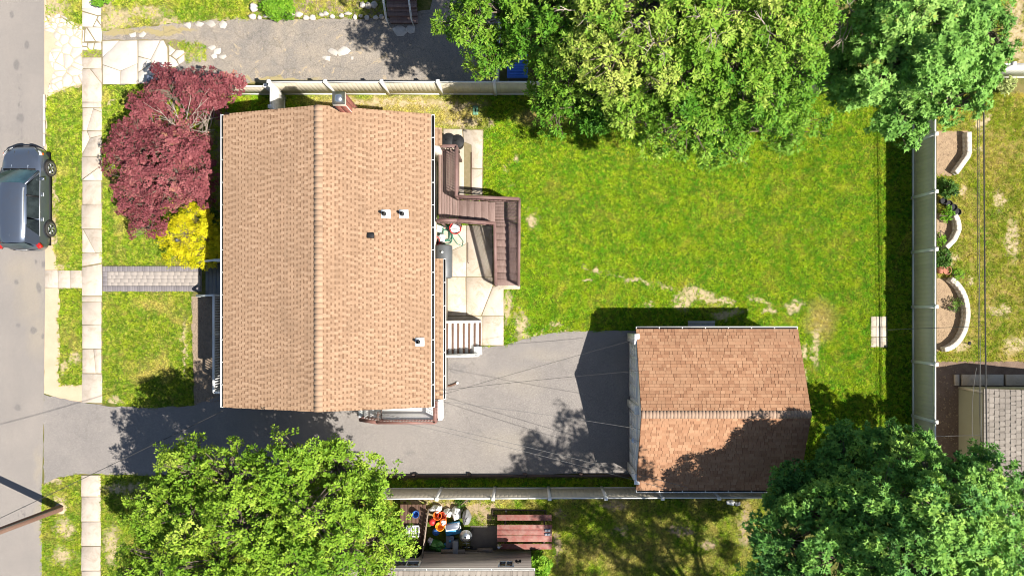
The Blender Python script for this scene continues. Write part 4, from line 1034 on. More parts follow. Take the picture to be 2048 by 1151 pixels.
# ------------------------------------------------------------------ neighbour's house at the bottom edge
nh = thing('neighbour_house', 'taupe-sided neighbouring house at the bottom edge with two small windows', 'house', G(900, 1140))
nx0, nx1 = G(640, 0).x, G(1062, 0).x; ny1 = G(0, 1098).y; ny0 = ny1 - 7.5; NZ = 2.62
MB().box(((nx0 + nx1) / 2, (ny0 + ny1) / 2, NZ / 2), (nx1 - nx0, ny1 - ny0, NZ)).build('wall', M_TAUPE, nh)
lp = MB()
for k in range(12): lp.box(((nx0 + nx1) / 2, ny1 + .008, .2 + k * .2), (nx1 - nx0, .006, .012))
lp.build('siding_laps', M_TAUPE, nh, kind='stuff')
for px in (1012, 812):
    c = G(px, 1133, 2.02); window(nh, (c.x, ny1 + .002, 1.86), .62 if px > 900 else 1.1, .60, (0, 1, 0))
m = MB(); slab_between(m, (nx0 - .2, ny1 + .02, NZ + .05), (nx1 + .15, ny1 + .02, NZ + .05), (nx1 + .15, ny0, NZ + 1.9), (nx0 - .2, ny0, NZ + 1.9), .1); nr = m.build('roof', M_SHINGS, nh)
rest = MB(); lay_slope(nr, (nx0 - .2, ny1 + .02, NZ + .05), (1, 0, 0), (0, ny0 - ny1 - .02, 1.85), nx1 - nx0 + .35, math.hypot(ny1 - ny0 + .02, 1.85), .19, 1.0, ZV, rest, 0, M_SHINGS, 15); rest.build('shingles', M_SHINGS, nr, tone=True, kind='stuff')
gutter(nh, (nx0 - .2, ny1 + .02, NZ + .02), (nx1 + .15, ny1 + .02, NZ + .02), (0, 1, 0), w=.08)
c = G(1036, 1130, 1.7)
lm = MB(); lm.lathe((c.x - .07, ny1 + .12, 1.72), [(.05, 0), (.06, .04), (.045, .14)], 10); lm.lathe((c.x + .09, ny1 + .12, 1.72), [(.05, 0), (.06, .04), (.045, .14)], 10); lm.bar((c.x - .07, ny1 + .07, 1.7), (c.x + .09, ny1 + .07, 1.7), .04, .04); lm.bar((c.x, ny1, 1.7), (c.x, ny1 + .08, 1.7), .05, .05)
lm.build('floodlight', M_BLACK, nh)
for (x0, x1, y0, y1, z) in ((882, 930, 1095, 1106, .5), (955, 985, 1094, 1098, .35)):
    a, b = G(x0, y0, z), G(x1, y1, z); MB().box(((a.x + b.x) / 2, ny1 + .09, z), (b.x - a.x, .18, .05)).build('ledge', M_OLDWOOD, nh)

# neighbour's wooden steps at the top edge
nst_ = thing('wooden_steps', 'brown wooden steps with white metal handrails at the top edge', 'steps', G(802, 40))
tx0, tx1 = G(772, 0, .4).x, G(834, 0, .4).x
for i, (y0, y1, z) in enumerate(((31, 46, .18), (15, 32, .36), (-2, 15, .54), (-20, -1, .72), (-60, -19, .9))):
    a, b = G(0, y0, z).y, G(0, y1, z).y; nb = 9; xl = tx0 + (.14 if i == 0 else .05); xr = tx1
    for k in range(2):
        yy0 = b + (a - b) * k / 2; yy1 = b + (a - b) * (k + 1) / 2
        MB().rbox(((xl + xr) / 2, (yy0 + yy1) / 2, z - .02), (xr - xl, yy1 - yy0 - .01, .04), .006).build('tread', M_DECK, nst_)
    MB().box(((xl + xr) / 2, b + .03, (z - .04) / 2), (xr - xl - .04, .02, z - .04)).build('riser', M_RAIL, nst_)
for xx in (tx0 + .03, tx1 - .25):
    pts = [Vector((xx + .06, G(0, 38, .9).y, .95)), Vector((xx, G(0, -30, 1.7).y, 1.75))]
    for dz in (0, -.35): MB().bar(pts[0] + Vector((0, 0, dz)), pts[1] + Vector((0, 0, dz)), .045, .04).build('handrail', M_WHITE, nst_)
    for k in range(8):
        p = pts[0].lerp(pts[1], k / 7); MB().bar(p + Vector((0, 0, -.8 if k in (0, 7) else -.36)), p, .03, .03).build('rail_bar', M_WHITE, nst_)
# ------------------------------------------------------------------ parked car
car_p = G(72, 400)
car = thing('parked_car', 'dark slate-blue crossover car parked at the kerb on the left', 'car', (car_p.x, car_p.y, .012)); ORG[car] = Vector((0, 0, 0))
def loft(sections, close=False):
    m = MB(); n = len(sections[0]); m.v = [tuple(p) for s_ in sections for p in s_]
    for i in range(len(sections) - 1):
        for j in range(n - 1):
            m.f.append([i * n + j, i * n + j + 1, (i + 1) * n + j + 1, (i + 1) * n + j]); m.t.append(.5)
    return m
def body_sec(y, w, zs, zt, cr):
    h = [(w * .90, .24), (w * .985, .36), (w, .52), (w * .985, .74), (w * .955, zs), (w * .86, zt), (w * .5, zt + cr * .8), (0, zt + cr)]
    return [(x, y, z) for x, z in h] + [(-x, y, z) for x, z in h[-2::-1]]
bst = [(-2.37, .18, .56, .62, .02), (-2.34, .50, .62, .68, .02), (-2.28, .68, .76, .82, .02), (-2.18, .80, .90, .97, .02), (-2.0, .87, .98, 1.05, .02), (-1.4, .92, 1.0, 1.06, .01), (-.4, .925, .985, 1.04, .01), (.6, .925, .96, 1.02, .02), (1.1, .92, .93, 1.01, .05),
       (1.5, .91, .89, .97, .06), (1.80, .88, .83, .92, .06), (2.0, .81, .77, .86, .05), (2.15, .70, .70, .79, .04), (2.25, .56, .63, .72, .03), (2.32, .36, .56, .64, .02), (2.35, .14, .50, .57, .02)]
bd_ = loft([body_sec(*s_) for s_ in bst]); n_ = 15
bd_.f.append(list(range(n_))); bd_.t.append(.5); bd_.f.append([len(bst) * n_ - n_ + j for j in range(n_)][::-1]); bd_.t.append(.5)
bd_.build('body', M_PAINT, car, smooth=True)
MB().box((0, 0, .26), (1.66, 4.2, .16)).build('underbody', M_BLACK, car)
def roof_sec(y, w, z): return [(-w * 1.02, y, z - .13), (-w * .92, y, z - .05), (-w * .6, y, z + .01), (-w * .3, y, z + .04), (0, y, z + .05), (w * .3, y, z + .04), (w * .6, y, z + .01), (w * .92, y, z - .05), (w * 1.02, y, z - .13)]
rf = loft([roof_sec(.52, .60, 1.575), roof_sec(.30, .635, 1.63), (roof_sec(-.4, .65, 1.66)), roof_sec(-1.2, .645, 1.645), roof_sec(-1.75, .61, 1.61), roof_sec(-2.0, .56, 1.56), roof_sec(-2.09, .50, 1.52)]).build('roof', M_PAINT, car, smooth=True)
ant = MB().add([(-.02, -1.62, 1.63), (.02, -1.62, 1.63), (.025, -1.82, 1.62), (-.025, -1.82, 1.62), (0, -1.80, 1.70)], [(0, 1, 4), (1, 2, 4), (2, 3, 4), (3, 0, 4)]).build('antenna_fin', M_PAINT, rf)
ws = loft([[(x * .80, 1.14 + .10 * (1 - x * x), 1.03) for x in (-1, -.6, 0, .6, 1)], [(x * .70, .82 + .08 * (1 - x * x), 1.31) for x in (-1, -.6, 0, .6, 1)], [(x * .605, .46 + .07 * (1 - x * x), 1.565) for x in (-1, -.6, 0, .6, 1)]]).build('windscreen', M_CARGLASS, car, smooth=True)
MB().bar((-.7, 1.2, 1.045), (.7, 1.2, 1.045), .07, .03).build('cowl', M_BLACK, car)
for x0, x1 in ((-.55, .0), (.05, .6)): MB().bar((x0, 1.22, 1.07), (x1, 1.16, 1.10), .02, .02).build('wiper', M_BLACK, ws)
rg_ = loft([[(x * .57, -2.09 - .03 * (1 - x * x), 1.53) for x in (-1, -.5, 0, .5, 1)], [(x * .70, -2.25 - .05 * (1 - x * x), 1.08) for x in (-1, -.5, 0, .5, 1)]]).build('rear_window', M_CARGLASS, car, smooth=True)
for s_ in (-1, 1):
    def sw_pt(y, t): return (s_ * (.875 - .235 * t), y, 1.03 + .52 * t)
    for (b0, b1, t0, t1, nm) in ((.98, .02, .40, .02, 'side_window'), (-.06, -.98, -.06, -.98, 'side_window'), (-1.05, -1.72, -1.05, -1.40, 'quarter_window')):
        q = [sw_pt(b0, .02), sw_pt(b1, .02), sw_pt(t1, .93), sw_pt(t0, .93)]
        MB().add(q, [(0, 1, 2, 3) if s_ < 0 else (3, 2, 1, 0)]).build(nm, M_SIDEGLASS, car)
    MB().bar((s_ * .84, 1.12, 1.03), (s_ * .615, .44, 1.585), .075, .05).build('pillar', M_PAINT, car)
    MB().bar(sw_pt(-.02, 0), sw_pt(-.02, .97), .07, .02, (s_, 0, .4)).build('pillar', M_BLACK, car)
    MB().add([sw_pt(-1.02, 0), sw_pt(-2.16, -.02), (s_ * .60, -2.08, 1.54), sw_pt(-1.3, 1.0)], [(0, 1, 2, 3), (3, 2, 1, 0)]).build('rear_pillar', M_PAINT, car)
    MB().bar((s_ * .885, 1.05, 1.02), (s_ * .90, -1.75, 1.04), .03, .03).build('belt_trim', M_CHROME, car)
    MB().tube([(s_ * .60, .30, 1.62), (s_ * .615, .1, 1.69), (s_ * .625, -.7, 1.71), (s_ * .61, -1.5, 1.69), (s_ * .595, -1.8, 1.61)], .036, 8).build('roof_rail', M_CHROME, car, smooth=True)
    mr = MB().rbox((s_ * 1.02, .78, 1.04), (.2, .12, .16), .03).build('mirror', M_PAINT, car); MB().box((s_ * 1.02, .715, 1.04), (.16, .008, .12)).build('mirror_glass', M_STEEL, mr)
    for y in (-.02 + .14, -.98): MB().rbox((s_ * .935, y, .86), (.04, .18, .04), .01).build('door_handle', M_CHROME, car)
    hl = MB(); hl.v = [(s_ * .50, 2.235, .72), (s_ * .76, 2.12, .76), (s_ * .875, 1.86, .84), (s_ * .80, 1.84, .905), (s_ * .60, 2.08, .868), (s_ * .47, 2.20, .80)]
    hl.v += [(x, y + .02, z + .025) for x, y, z in hl.v]; hl.f = [[6, 7, 8, 9, 10, 11], [11, 10, 9, 8, 7, 6]] + [[i, (i + 1) % 6, 6 + (i + 1) % 6, 6 + i] for i in range(6)]; hl.t = [.5] * 8
    hd = hl.build('headlight', M_CLEAR, car); MB().rbox((s_ * .875, 1.93, .80), (.05, .09, .05), .01).build('indicator', M_AMBER, hd)
    tl = MB(); tl.v = [(s_ * .62, -2.285, .92), (s_ * .84, -2.19, .90), (s_ * .905, -1.86, 1.0), (s_ * .86, -1.90, 1.09), (s_ * .74, -2.14, 1.10), (s_ * .62, -2.24, 1.04)]
    tl.v += [(x * 1.03, y - .02, z + .02) for x, y, z in tl.v]; tl.f = [[6, 7, 8, 9, 10, 11], [11, 10, 9, 8, 7, 6]] + [[i, (i + 1) % 6, 6 + (i + 1) % 6, 6 + i] for i in range(6)]; tl.t = [.5] * 8
    MB().rbox((s_ * .80, -2.10, .99), (.17, .40, .20), .04, s_ * .62).build('tail_light', M_RED, car)
    for y in (1.37, -1.37):
        wl_ = MB(); b = 0; n = 28; prof = [(.20, .74), (.33, .74), (.352, .78), (.352, .92), (.338, .965), (.262, .975), (.25, .96)]
        for r, x in prof:
            for j in range(n): a = 2 * math.pi * j / n; wl_.v.append((s_ * x, y + r * math.cos(a), .352 + r * math.sin(a)))
        for i in range(len(prof) - 1):
            for j in range(n): q = (j + 1) % n; wl_.f.append([i * n + j, i * n + q, (i + 1) * n + q, (i + 1) * n + j]); wl_.t.append(.5)
        wo_ = wl_.build('wheel', M_TYRE, car, smooth=True)
        rm_ = MB()
        for j in range(n):
            a0, a1 = 2 * math.pi * j / n, 2 * math.pi * (j + 1) / n
            for r0, r1, x0, x1 in ((.255, .22, .962, .957),):
                rm_.add([(s_ * x0, y + r0 * math.cos(a0), .352 + r0 * math.sin(a0)), (s_ * x0, y + r0 * math.cos(a1), .352 + r0 * math.sin(a1)), (s_ * x1, y + r1 * math.cos(a1), .352 + r1 * math.sin(a1)), (s_ * x1, y + r1 * math.cos(a0), .352 + r1 * math.sin(a0))], [(0, 1, 2, 3)])
        for k in range(5):
            for da in (-.16, .16):
                a = 2 * math.pi * k / 5 + .3; rm_.bar((s_ * .94, y + .04 * math.cos(a), .352 + .04 * math.sin(a)), (s_ * .957, y + .235 * math.cos(a + da), .352 + .235 * math.sin(a + da)), .05, .03, (s_, 0, 0))
        rm_.add([(s_ * .958, y + .06 * math.cos(2 * math.pi * j / 10), .352 + .055 * math.sin(2 * math.pi * j / 10)) for j in range(10)], [list(range(10))])
        rm_.build('rim', M_RIM, wo_)
        dsc = MB().add([(s_ * .90, y + .23 * math.cos(2 * math.pi * j / 16), .352 + .2 * math.sin(2 * math.pi * j / 16)) for j in range(16)], [list(range(16))]).build('brake_disc', M_TYRE, wo_)
        ar = MB(); ar.tube([(s_ * .925, y + .40 * math.cos(a), .36 + .40 * math.sin(a)) for a in [math.pi * (k / 12) for k in range(13)]], .028, 6); ar.build('wheel_arch', M_BLACK, car)
    MB().rbox((s_ * .915, 0, .36), (.05, 2.0, .14), .02).build('sill_trim', M_BLACK, car)
MB().bar((-.44, 2.285, .66), (.44, 2.285, .66), .03, .12).build('grille', M_BLACK, car)
MB().rbox((0, -2.345, .86), (.5, .02, .14), .004).build('rear_plate_panel', M_CHROME, car)
for sx in (-.38, .38): MB().bar((sx, 1.15, 1.066), (sx * .82, 2.05, .905), .02, .012).build('bonnet_crease', M_PAINT, car)

# ------------------------------------------------------------------ trees
LEAF = {'lance': np.array([(0, 0, 0), (.19, .45, .05), (0, 1, -.03), (-.19, .45, .05)]), 'oval': np.array([(0, 0, 0), (.27, .45, .07), (0, 1, -.05), (-.27, .45, .07)]),
        'maple': np.array([(0, 0, 0), (.58, .22, .05), (.20, .46, .0), (0, 1.1, -.08), (-.20, .46, .0), (-.58, .22, .05)]),
        'kite': np.array([(0, 0, 0), (.40, .40, .05), (.22, .78, 0), (0, 1, -.05), (-.22, .78, 0), (-.40, .40, .05)])}
def unit(a): return a / np.maximum(np.linalg.norm(a, axis=1, keepdims=True), 1e-6)
def leaf_mesh(name, pos, d, nrm, size, shape, tone, mat):
    t = LEAF[shape]; k = len(t); N = len(pos)
    d = unit(d); s_ = unit(np.cross(d, nrm)); n = np.cross(s_, d)
    sz = size[:, None, None]
    v = pos[:, None, :] + sz * (t[None, :, 0:1] * s_[:, None, :] + t[None, :, 1:2] * d[:, None, :] + t[None, :, 2:3] * n[:, None, :])
    return mesh_np(name, v.reshape(-1, 3), np.arange(N * k), np.full(N, k), mat, tone)
def spray(rg, cen, out, L, nl, spread, droop):
    """leaves set round the end of a twig as a rosette: positions, directions, normals"""
    M = len(cen); t = rg.uniform(.05, 1, (M, nl, 1)); tw = unit(out)
    side = rg.normal(size=(M, nl, 3)); side -= tw[:, None, :] * (side * tw[:, None, :]).sum(-1, keepdims=True); side /= np.maximum(np.linalg.norm(side, axis=-1, keepdims=True), 1e-6)
    p = cen[:, None, :] + tw[:, None, :] * (t * L[:, None, None]) + side * (spread * L[:, None, None] * rg.uniform(.1, 1, (M, nl, 1)) * (1.1 - .6 * t))
    d = side + tw[:, None, :] * (.25 + .6 * t) + np.array([0, 0, -droop])
    n = np.array([0, 0, .55]) + rg.normal(size=(M, nl, 3)) * .28 + tw[:, None, :] * .9
    return p.reshape(-1, 3), d.reshape(-1, 3), n.reshape(-1, 3)
def make_tree(name, label, cat, base, lobes, nclump, nl, size, shape, mat, seed, twig=(.45, .9), spread=.30, droop=.25, trunk_r=.2, bark=None, tonesd=.16, group=None, stems=1, bare=0, limb_r=.06, zmin=-.35, fill=.74, per=9, clump=.55, pocket=.34):
    """lobes: (x, y, z, rx, ry, rz, tone) of the crown in metres"""
    rg = np.random.default_rng(seed); o = thing(name, label, cat, base, group); B = Vector(base); bark = bark or M_BARK
    lb = np.array(lobes, float); wgt = (lb[:, 3] * lb[:, 4] + lb[:, 3] * lb[:, 5]); wgt /= wgt.sum()
    # sprays gathered in uneven clumps over each lobe, with gaps between clumps
    nsub = max(4, nclump // per); idx = rg.choice(len(lb), nsub, p=wgt)
    dr = unit(rg.normal(size=(nsub * 6, 3))); dr = dr[dr[:, 2] > zmin][:nsub]; idx = idx[:len(dr)]; ql = lb[idx]
    wob = .90 + .16 * np.sin(dr[:, 0] * 5 + idx * 1.7) * np.cos(dr[:, 1] * 6 + idx) + .08 * np.sin(dr[:, 2] * 9 + idx * 2.3)
    rad = np.where(rg.random(len(dr)) < fill, rg.uniform(.72, 1.12, len(dr)), rg.uniform(.35, .72, len(dr))) * wob
    sc = ql[:, :3] + dr * ql[:, 3:6] * rad[:, None]; pk = vnoise(sc[:, 0] * .75 + 9, sc[:, 1] * .75 + 9, seed); sink = pk < pocket
    sc = np.where(sink[:, None], ql[:, :3] + (sc - ql[:, :3]) * np.array([.9, .9, .3]) - np.array([0, 0, .45]) * ql[:, 5:6], sc); sr = clump * rg.uniform(.65, 1.3, len(sc))
    rep = rg.choice(len(sc), nclump); dd = unit(rg.normal(size=(nclump, 3)) + dr[rep] * .8 + np.array([0, 0, .55]))
    cen = sc[rep] + dd * (sr[rep] * rg.uniform(.2, 1, nclump) ** .6)[:, None] * np.array([1, 1, .75]); q = ql[rep]; stone = rg.normal(size=len(sc))[rep] * tonesd * .8
    out = dd + dr[rep] * .4 + np.array([0, 0, .15]) + rg.normal(size=dd.shape) * .3
    L = rg.uniform(*twig, len(cen))
    p, d, n = spray(rg, cen, out, L, nl, spread, droop)
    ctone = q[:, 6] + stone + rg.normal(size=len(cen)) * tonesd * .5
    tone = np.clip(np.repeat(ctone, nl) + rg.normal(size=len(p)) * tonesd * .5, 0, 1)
    keep = p[:, 2] > .05; N = keep.sum()
    sz = size * rg.uniform(.65, 1.25, len(p))
    me = leaf_mesh('crown', (p - np.array(B))[keep], d[keep], n[keep], sz[keep], shape, tone[keep], mat)
    cr = link('crown', me, o)
    # trunk, limbs and twigs as one woody mesh
    w = MB(); rd = random.Random(seed)
    top = Vector(lb[:, :3].mean(axis=0)); zt = max(.5, lb[:, 2].min() * .8); fork = []
    for s_ in range(stems):
        a = B + Vector((rd.uniform(-.12, .12), rd.uniform(-.12, .12), 0)) * (stems > 1); f = Vector((B.x * .6 + top.x * .4 + rd.uniform(-.3, .3), B.y * .6 + top.y * .4 + rd.uniform(-.3, .3), zt * rd.uniform(.6, .9)))
        mid = a.lerp(f, .5) + Vector((rd.uniform(-.1, .1), rd.uniform(-.1, .1), 0)); w.tube([a - Vector((0, 0, .05)), mid, f], [trunk_r * 1.25, trunk_r, trunk_r * .8], 9); fork.append(f)
    for i, l in enumerate(lb):
        f = fork[i % len(fork)]; c = Vector(l[:3]); m1 = f.lerp(c, .5) + Vector((rd.uniform(-.3, .3), rd.uniform(-.3, .3), rd.uniform(-.1, .4)))
        tip = c + Vector((0, 0, l[5] * .35)); w.tube([f, m1, c, tip], [trunk_r * .6, limb_r * 1.5, limb_r, limb_r * .4], 7)
    for i in range(0, len(cen), 3):
        c = Vector(q[i, :3]); e = Vector(cen[i]); tp = e + Vector(out[i]).normalized() * float(L[i]) * .7
        m1 = c.lerp(e, .5) + Vector((rd.uniform(-.15, .15), rd.uniform(-.15, .15), rd.uniform(0, .15))); w.tube([c, m1, e, tp], [limb_r * .45, limb_r * .3, limb_r * .2, .004], 4, False)
    w.build('trunk', bark, o, smooth=True)
    return o
def bare_branches(parent, start, ends, r=.03, mat=None, seed=1, name='bare_branch'):
    rd = random.Random(seed); m = MB(); s_ = Vector(start)
    for e in ends:
        e = Vector(e); m1 = s_.lerp(e, .45) + Vector((rd.uniform(-.15, .15), rd.uniform(-.15, .15), .08)); m.tube([s_, m1, e], [r, r * .7, r * .2], 5)
        for k in range(4):
            b0 = m1.lerp(e, rd.uniform(0, .7)); b1 = b0 + (e - s_) * rd.uniform(.2, .4) + Vector((rd.uniform(-.35, .35), rd.uniform(-.35, .35), rd.uniform(-.05, .15))); m.tube([b0, b0.lerp(b1, .5) + Vector((rd.uniform(-.05, .05), rd.uniform(-.05, .05), 0)), b1], [r * .45, r * .3, .005], 4)
    return m.build(name, mat or M_TWIG, parent, smooth=True)
SHR = [10]
def LB(px, py, z, rpx, rpy=None, rz=None, tone=.5):
    """crown lobe seen round grid point (px, py) at height z"""
    p = G(px, py, z); k = (H - z) / F; rpy = rpy or rpx; rpx, rpy = rpx * .95 - SHR[0], rpy * .95 - SHR[0]
    return (p.x, p.y, z, rpx * k, rpy * k, rz or min(rpx, rpy) * k * .8, tone)

L_RED = leaf_mat('red_maple_leaf', [(0, (.07, .016, .022)), (.35, (.185, .046, .055)), (.65, (.285, .085, .092)), (.85, (.38, .14, .135)), (1, (.40, .20, .12))], .25, .6, .2)
L_GOLD = leaf_mat('golden_frond', [(0, (.16, .25, .010)), (.3, (.40, .43, .010)), (.6, (.62, .56, .012)), (1, (.80, .70, .03))], .35, .7, .1)
L_LIME = leaf_mat('fresh_green_leaf', [(0, (.03, .11, .007)), (.4, (.14, .275, .016)), (.75, (.27, .40, .034)), (1, (.46, .52, .09))], .15, .6, .2)
L_OLIVE = leaf_mat('willow_leaf', [(0, (.02, .085, .007)), (.35, (.08, .22, .013)), (.65, (.18, .32, .026)), (1, (.44, .48, .10))], .14, .6, .2)
L_MAPLE = leaf_mat('norway_maple_leaf', [(0, (.05, .15, .025)), (.45, (.18, .37, .062)), (.8, (.32, .51, .115)), (.92, (.36, .40, .07)), (1, (.44, .33, .05))], .15, .6, .2)
L_MAPLE2 = leaf_mat('deep_maple_leaf', [(0, (.035, .12, .026)), (.4, (.115, .28, .05)), (.75, (.26, .45, .075)), (1, (.46, .60, .10))], .15, .6, .22)
L_PALE = leaf_mat('hosta_leaf', [(0, (.22, .30, .08)), (.5, (.40, .46, .16)), (1, (.58, .60, .28))], .25, .6, .2)
L_DARK = leaf_mat('shrub_leaf', [(0, (.02, .07, .012)), (.5, (.06, .14, .018)), (1, (.15, .24, .03))], .25, .6, .2)
L_BRIGHT = leaf_mat('bright_shrub_leaf', [(0, (.06, .18, .012)), (.5, (.16, .34, .02)), (1, (.30, .46, .04))], .3, .6, .2)

SHR[0] = 3
t1 = make_tree('red_maple', 'dark red laceleaf maple in front of the house', 'tree', G(352, 318), [
    LB(405, 178, 2.7, 62, 42, .6, .5), LB(350, 192, 2.6, 56, 46, .6, .5), LB(300, 218, 2.3, 40, 44, .5, .45), LB(452, 168, 2.5, 30, 22, .4, .5), LB(290, 290, 2.3, 62, 58, .6, .55), LB(352, 300, 2.7, 66, 46, .6, .55), LB(392, 318, 2.5, 44, 56, .6, .5),
    LB(296, 360, 2.3, 60, 54, .6, .62), LB(360, 365, 2.7, 70, 54, .6, .6), LB(270, 395, 1.9, 42, 32, .5, .5), LB(300, 405, 1.9, 42, 38, .5, .5), LB(394, 380, 2.2, 36, 34, .5, .5), LB(303, 455, 1.6, 32, 34, .45, .45), LB(254, 312, 1.9, 38, 40, .5, .5), LB(432, 212, 2.2, 30, 28, .45, .4), LB(318, 158, 2.2, 30, 18, .35, .45)],
    3600, 22, .07, 'kite', L_RED, 21, twig=(.08, .2), spread=.7, droop=.2, trunk_r=.11, limb_r=.045, stems=3, tonesd=.14, per=12, clump=.40, pocket=.14)
bare_branches(t1, G(372, 262, 2.2), [G(315, 215, 3.3), G(345, 205, 3.35), G(405, 205, 3.3), G(380, 200, 3.4), G(425, 235, 2.9), G(415, 265, 2.7), G(330, 235, 3.3), G(398, 225, 3.35)], .026, seed=4)
bare_branches(t1, G(412, 272, 1.9), [G(418, 235, 3.0), G(424, 228, 2.8), G(408, 240, 3.0)], .03, seed=5)
SHR[0] = 2
t2 = make_tree('golden_cypress', 'bright golden thread cypress shrub beside the front porch steps', 'shrub', G(392, 474), [
    LB(372, 470, 1.6, 54, 50, .45, .6), LB(402, 448, 1.7, 42, 40, .4, .65), LB(394, 500, 1.5, 46, 34, .4, .6), LB(344, 468, 1.5, 36, 32, .35, .55), LB(415, 482, 1.6, 32, 42, .4, .55), LB(360, 505, 1.2, 38, 28, .35, .55), LB(380, 432, 1.6, 32, 26, .3, .55)],
    1000, 32, .08, 'lance', L_GOLD, 33, twig=(.16, .34), spread=.26, droop=.5, trunk_r=.06, limb_r=.025, tonesd=.24, per=9, clump=.24)
t2b = make_tree('evergreen_shrub', 'dark green shrub squeezed between golden cypress and house wall', 'shrub', G(452, 470), [LB(434, 455, .9, 18, 30, .6, .5), LB(432, 492, .8, 17, 26, .5, .55)], 190, 26, .09, 'oval', L_DARK, 34, twig=(.12, .24), trunk_r=.04, limb_r=.02, per=7, clump=.2)
SHR[0] = 5
t3 = make_tree('ash_tree', 'fresh green ash tree overhanging the driveway at the bottom left', 'tree', G(640, 985), [
    LB(612, 912, 6.2, 62, 50, 1.0, .6), LB(672, 928, 6.0, 50, 42, .8, .6), LB(560, 950, 6.6, 66, 54, 1.0, .55), LB(400, 940, 5.6, 60, 54, 1.0, .6), LB(360, 905, 5.2, 30, 26, .5, .6), LB(470, 965, 6.4, 76, 60, 1.1, .55), LB(345, 990, 5.4, 60, 50, 1.0, .55), LB(300, 1050, 5.0, 52, 46, .9, .55), LB(385, 1035, 6.2, 82, 64, 1.1, .6),
    LB(500, 1050, 7.0, 96, 74, 1.2, .55), LB(620, 1020, 7.0, 90, 72, 1.2, .6), LB(712, 1005, 6.0, 60, 50, 1.0, .6), LB(748, 965, 5.0, 36, 26, .6, .6), LB(765, 1065, 5.4, 54, 50, 1.0, .65), LB(690, 1090, 6.4, 80, 60, 1.1, .6), LB(590, 1115, 7.0, 96, 64, 1.2, .55), LB(440, 1120, 6.4, 96, 64, 1.2, .6), LB(325, 1115, 5.4, 76, 58, 1.1, .6), LB(272, 1130, 4.8, 42, 46, .8, .5),
    LB(400, 1200, 6, 120, 60, 1.2, .55), LB(620, 1200, 6.4, 150, 60, 1.2, .55), LB(770, 1150, 5.0, 46, 46, .9, .6)],
    6300, 27, .105, 'oval', L_LIME, 45, twig=(.13, .32), spread=.5, droop=.15, trunk_r=.24, tonesd=.14, per=19, clump=.60, pocket=.24)
SHR[0] = 5
t4 = make_tree('willow_oak', 'huge yellow-green willow oak across the top centre', 'tree', G(1300, 230), [
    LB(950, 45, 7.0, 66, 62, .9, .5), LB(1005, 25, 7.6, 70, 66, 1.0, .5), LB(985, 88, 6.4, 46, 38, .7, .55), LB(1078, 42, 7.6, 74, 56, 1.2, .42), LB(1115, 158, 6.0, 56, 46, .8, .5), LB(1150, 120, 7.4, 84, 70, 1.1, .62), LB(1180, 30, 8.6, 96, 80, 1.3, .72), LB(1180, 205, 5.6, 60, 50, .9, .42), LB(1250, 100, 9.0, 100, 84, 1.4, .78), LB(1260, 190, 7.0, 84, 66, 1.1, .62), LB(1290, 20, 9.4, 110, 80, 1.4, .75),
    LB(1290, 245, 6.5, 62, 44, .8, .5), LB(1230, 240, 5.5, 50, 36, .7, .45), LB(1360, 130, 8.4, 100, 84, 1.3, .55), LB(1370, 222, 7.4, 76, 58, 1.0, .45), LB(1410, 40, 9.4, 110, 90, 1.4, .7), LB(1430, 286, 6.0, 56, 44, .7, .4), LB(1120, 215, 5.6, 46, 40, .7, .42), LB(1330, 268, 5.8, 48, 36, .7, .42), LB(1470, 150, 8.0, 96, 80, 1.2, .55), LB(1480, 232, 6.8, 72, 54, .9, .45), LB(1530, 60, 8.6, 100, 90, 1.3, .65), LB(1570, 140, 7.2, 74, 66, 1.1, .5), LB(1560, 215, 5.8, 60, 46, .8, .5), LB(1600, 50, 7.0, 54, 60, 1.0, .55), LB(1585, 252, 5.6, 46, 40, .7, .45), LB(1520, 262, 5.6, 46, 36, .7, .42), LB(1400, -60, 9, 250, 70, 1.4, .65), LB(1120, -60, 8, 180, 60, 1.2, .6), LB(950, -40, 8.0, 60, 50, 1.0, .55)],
    8200, 25, .138, 'lance', L_OLIVE, 57, twig=(.13, .32), spread=.45, droop=.2, trunk_r=.34, tonesd=.12, per=20, clump=.66, pocket=.25)
for (s0_, ends, sd) in (((1310, 85, 9.8), [(1300, 60, 11.0), (1290, 110, 10.8), (1330, 110, 10.8), (1345, 70, 10.8)], 3), ((1155, 20, 9.4), [(1120, 12, 10.2), (1175, 45, 10.2)], 7), ((1415, 50, 10.2), [(1390, 35, 11.2), (1440, 80, 11.0), (1425, 95, 11.0)], 8), ((1530, 50, 9.5), [(1515, 30, 10.3), (1548, 70, 10.2)], 9), ((1250, 60, 10), [(1235, 75, 10.8), (1262, 40, 10.8)], 10)):
    bare_branches(t4, G(*s0_), [G(*e) for e in ends], .026, seed=sd)
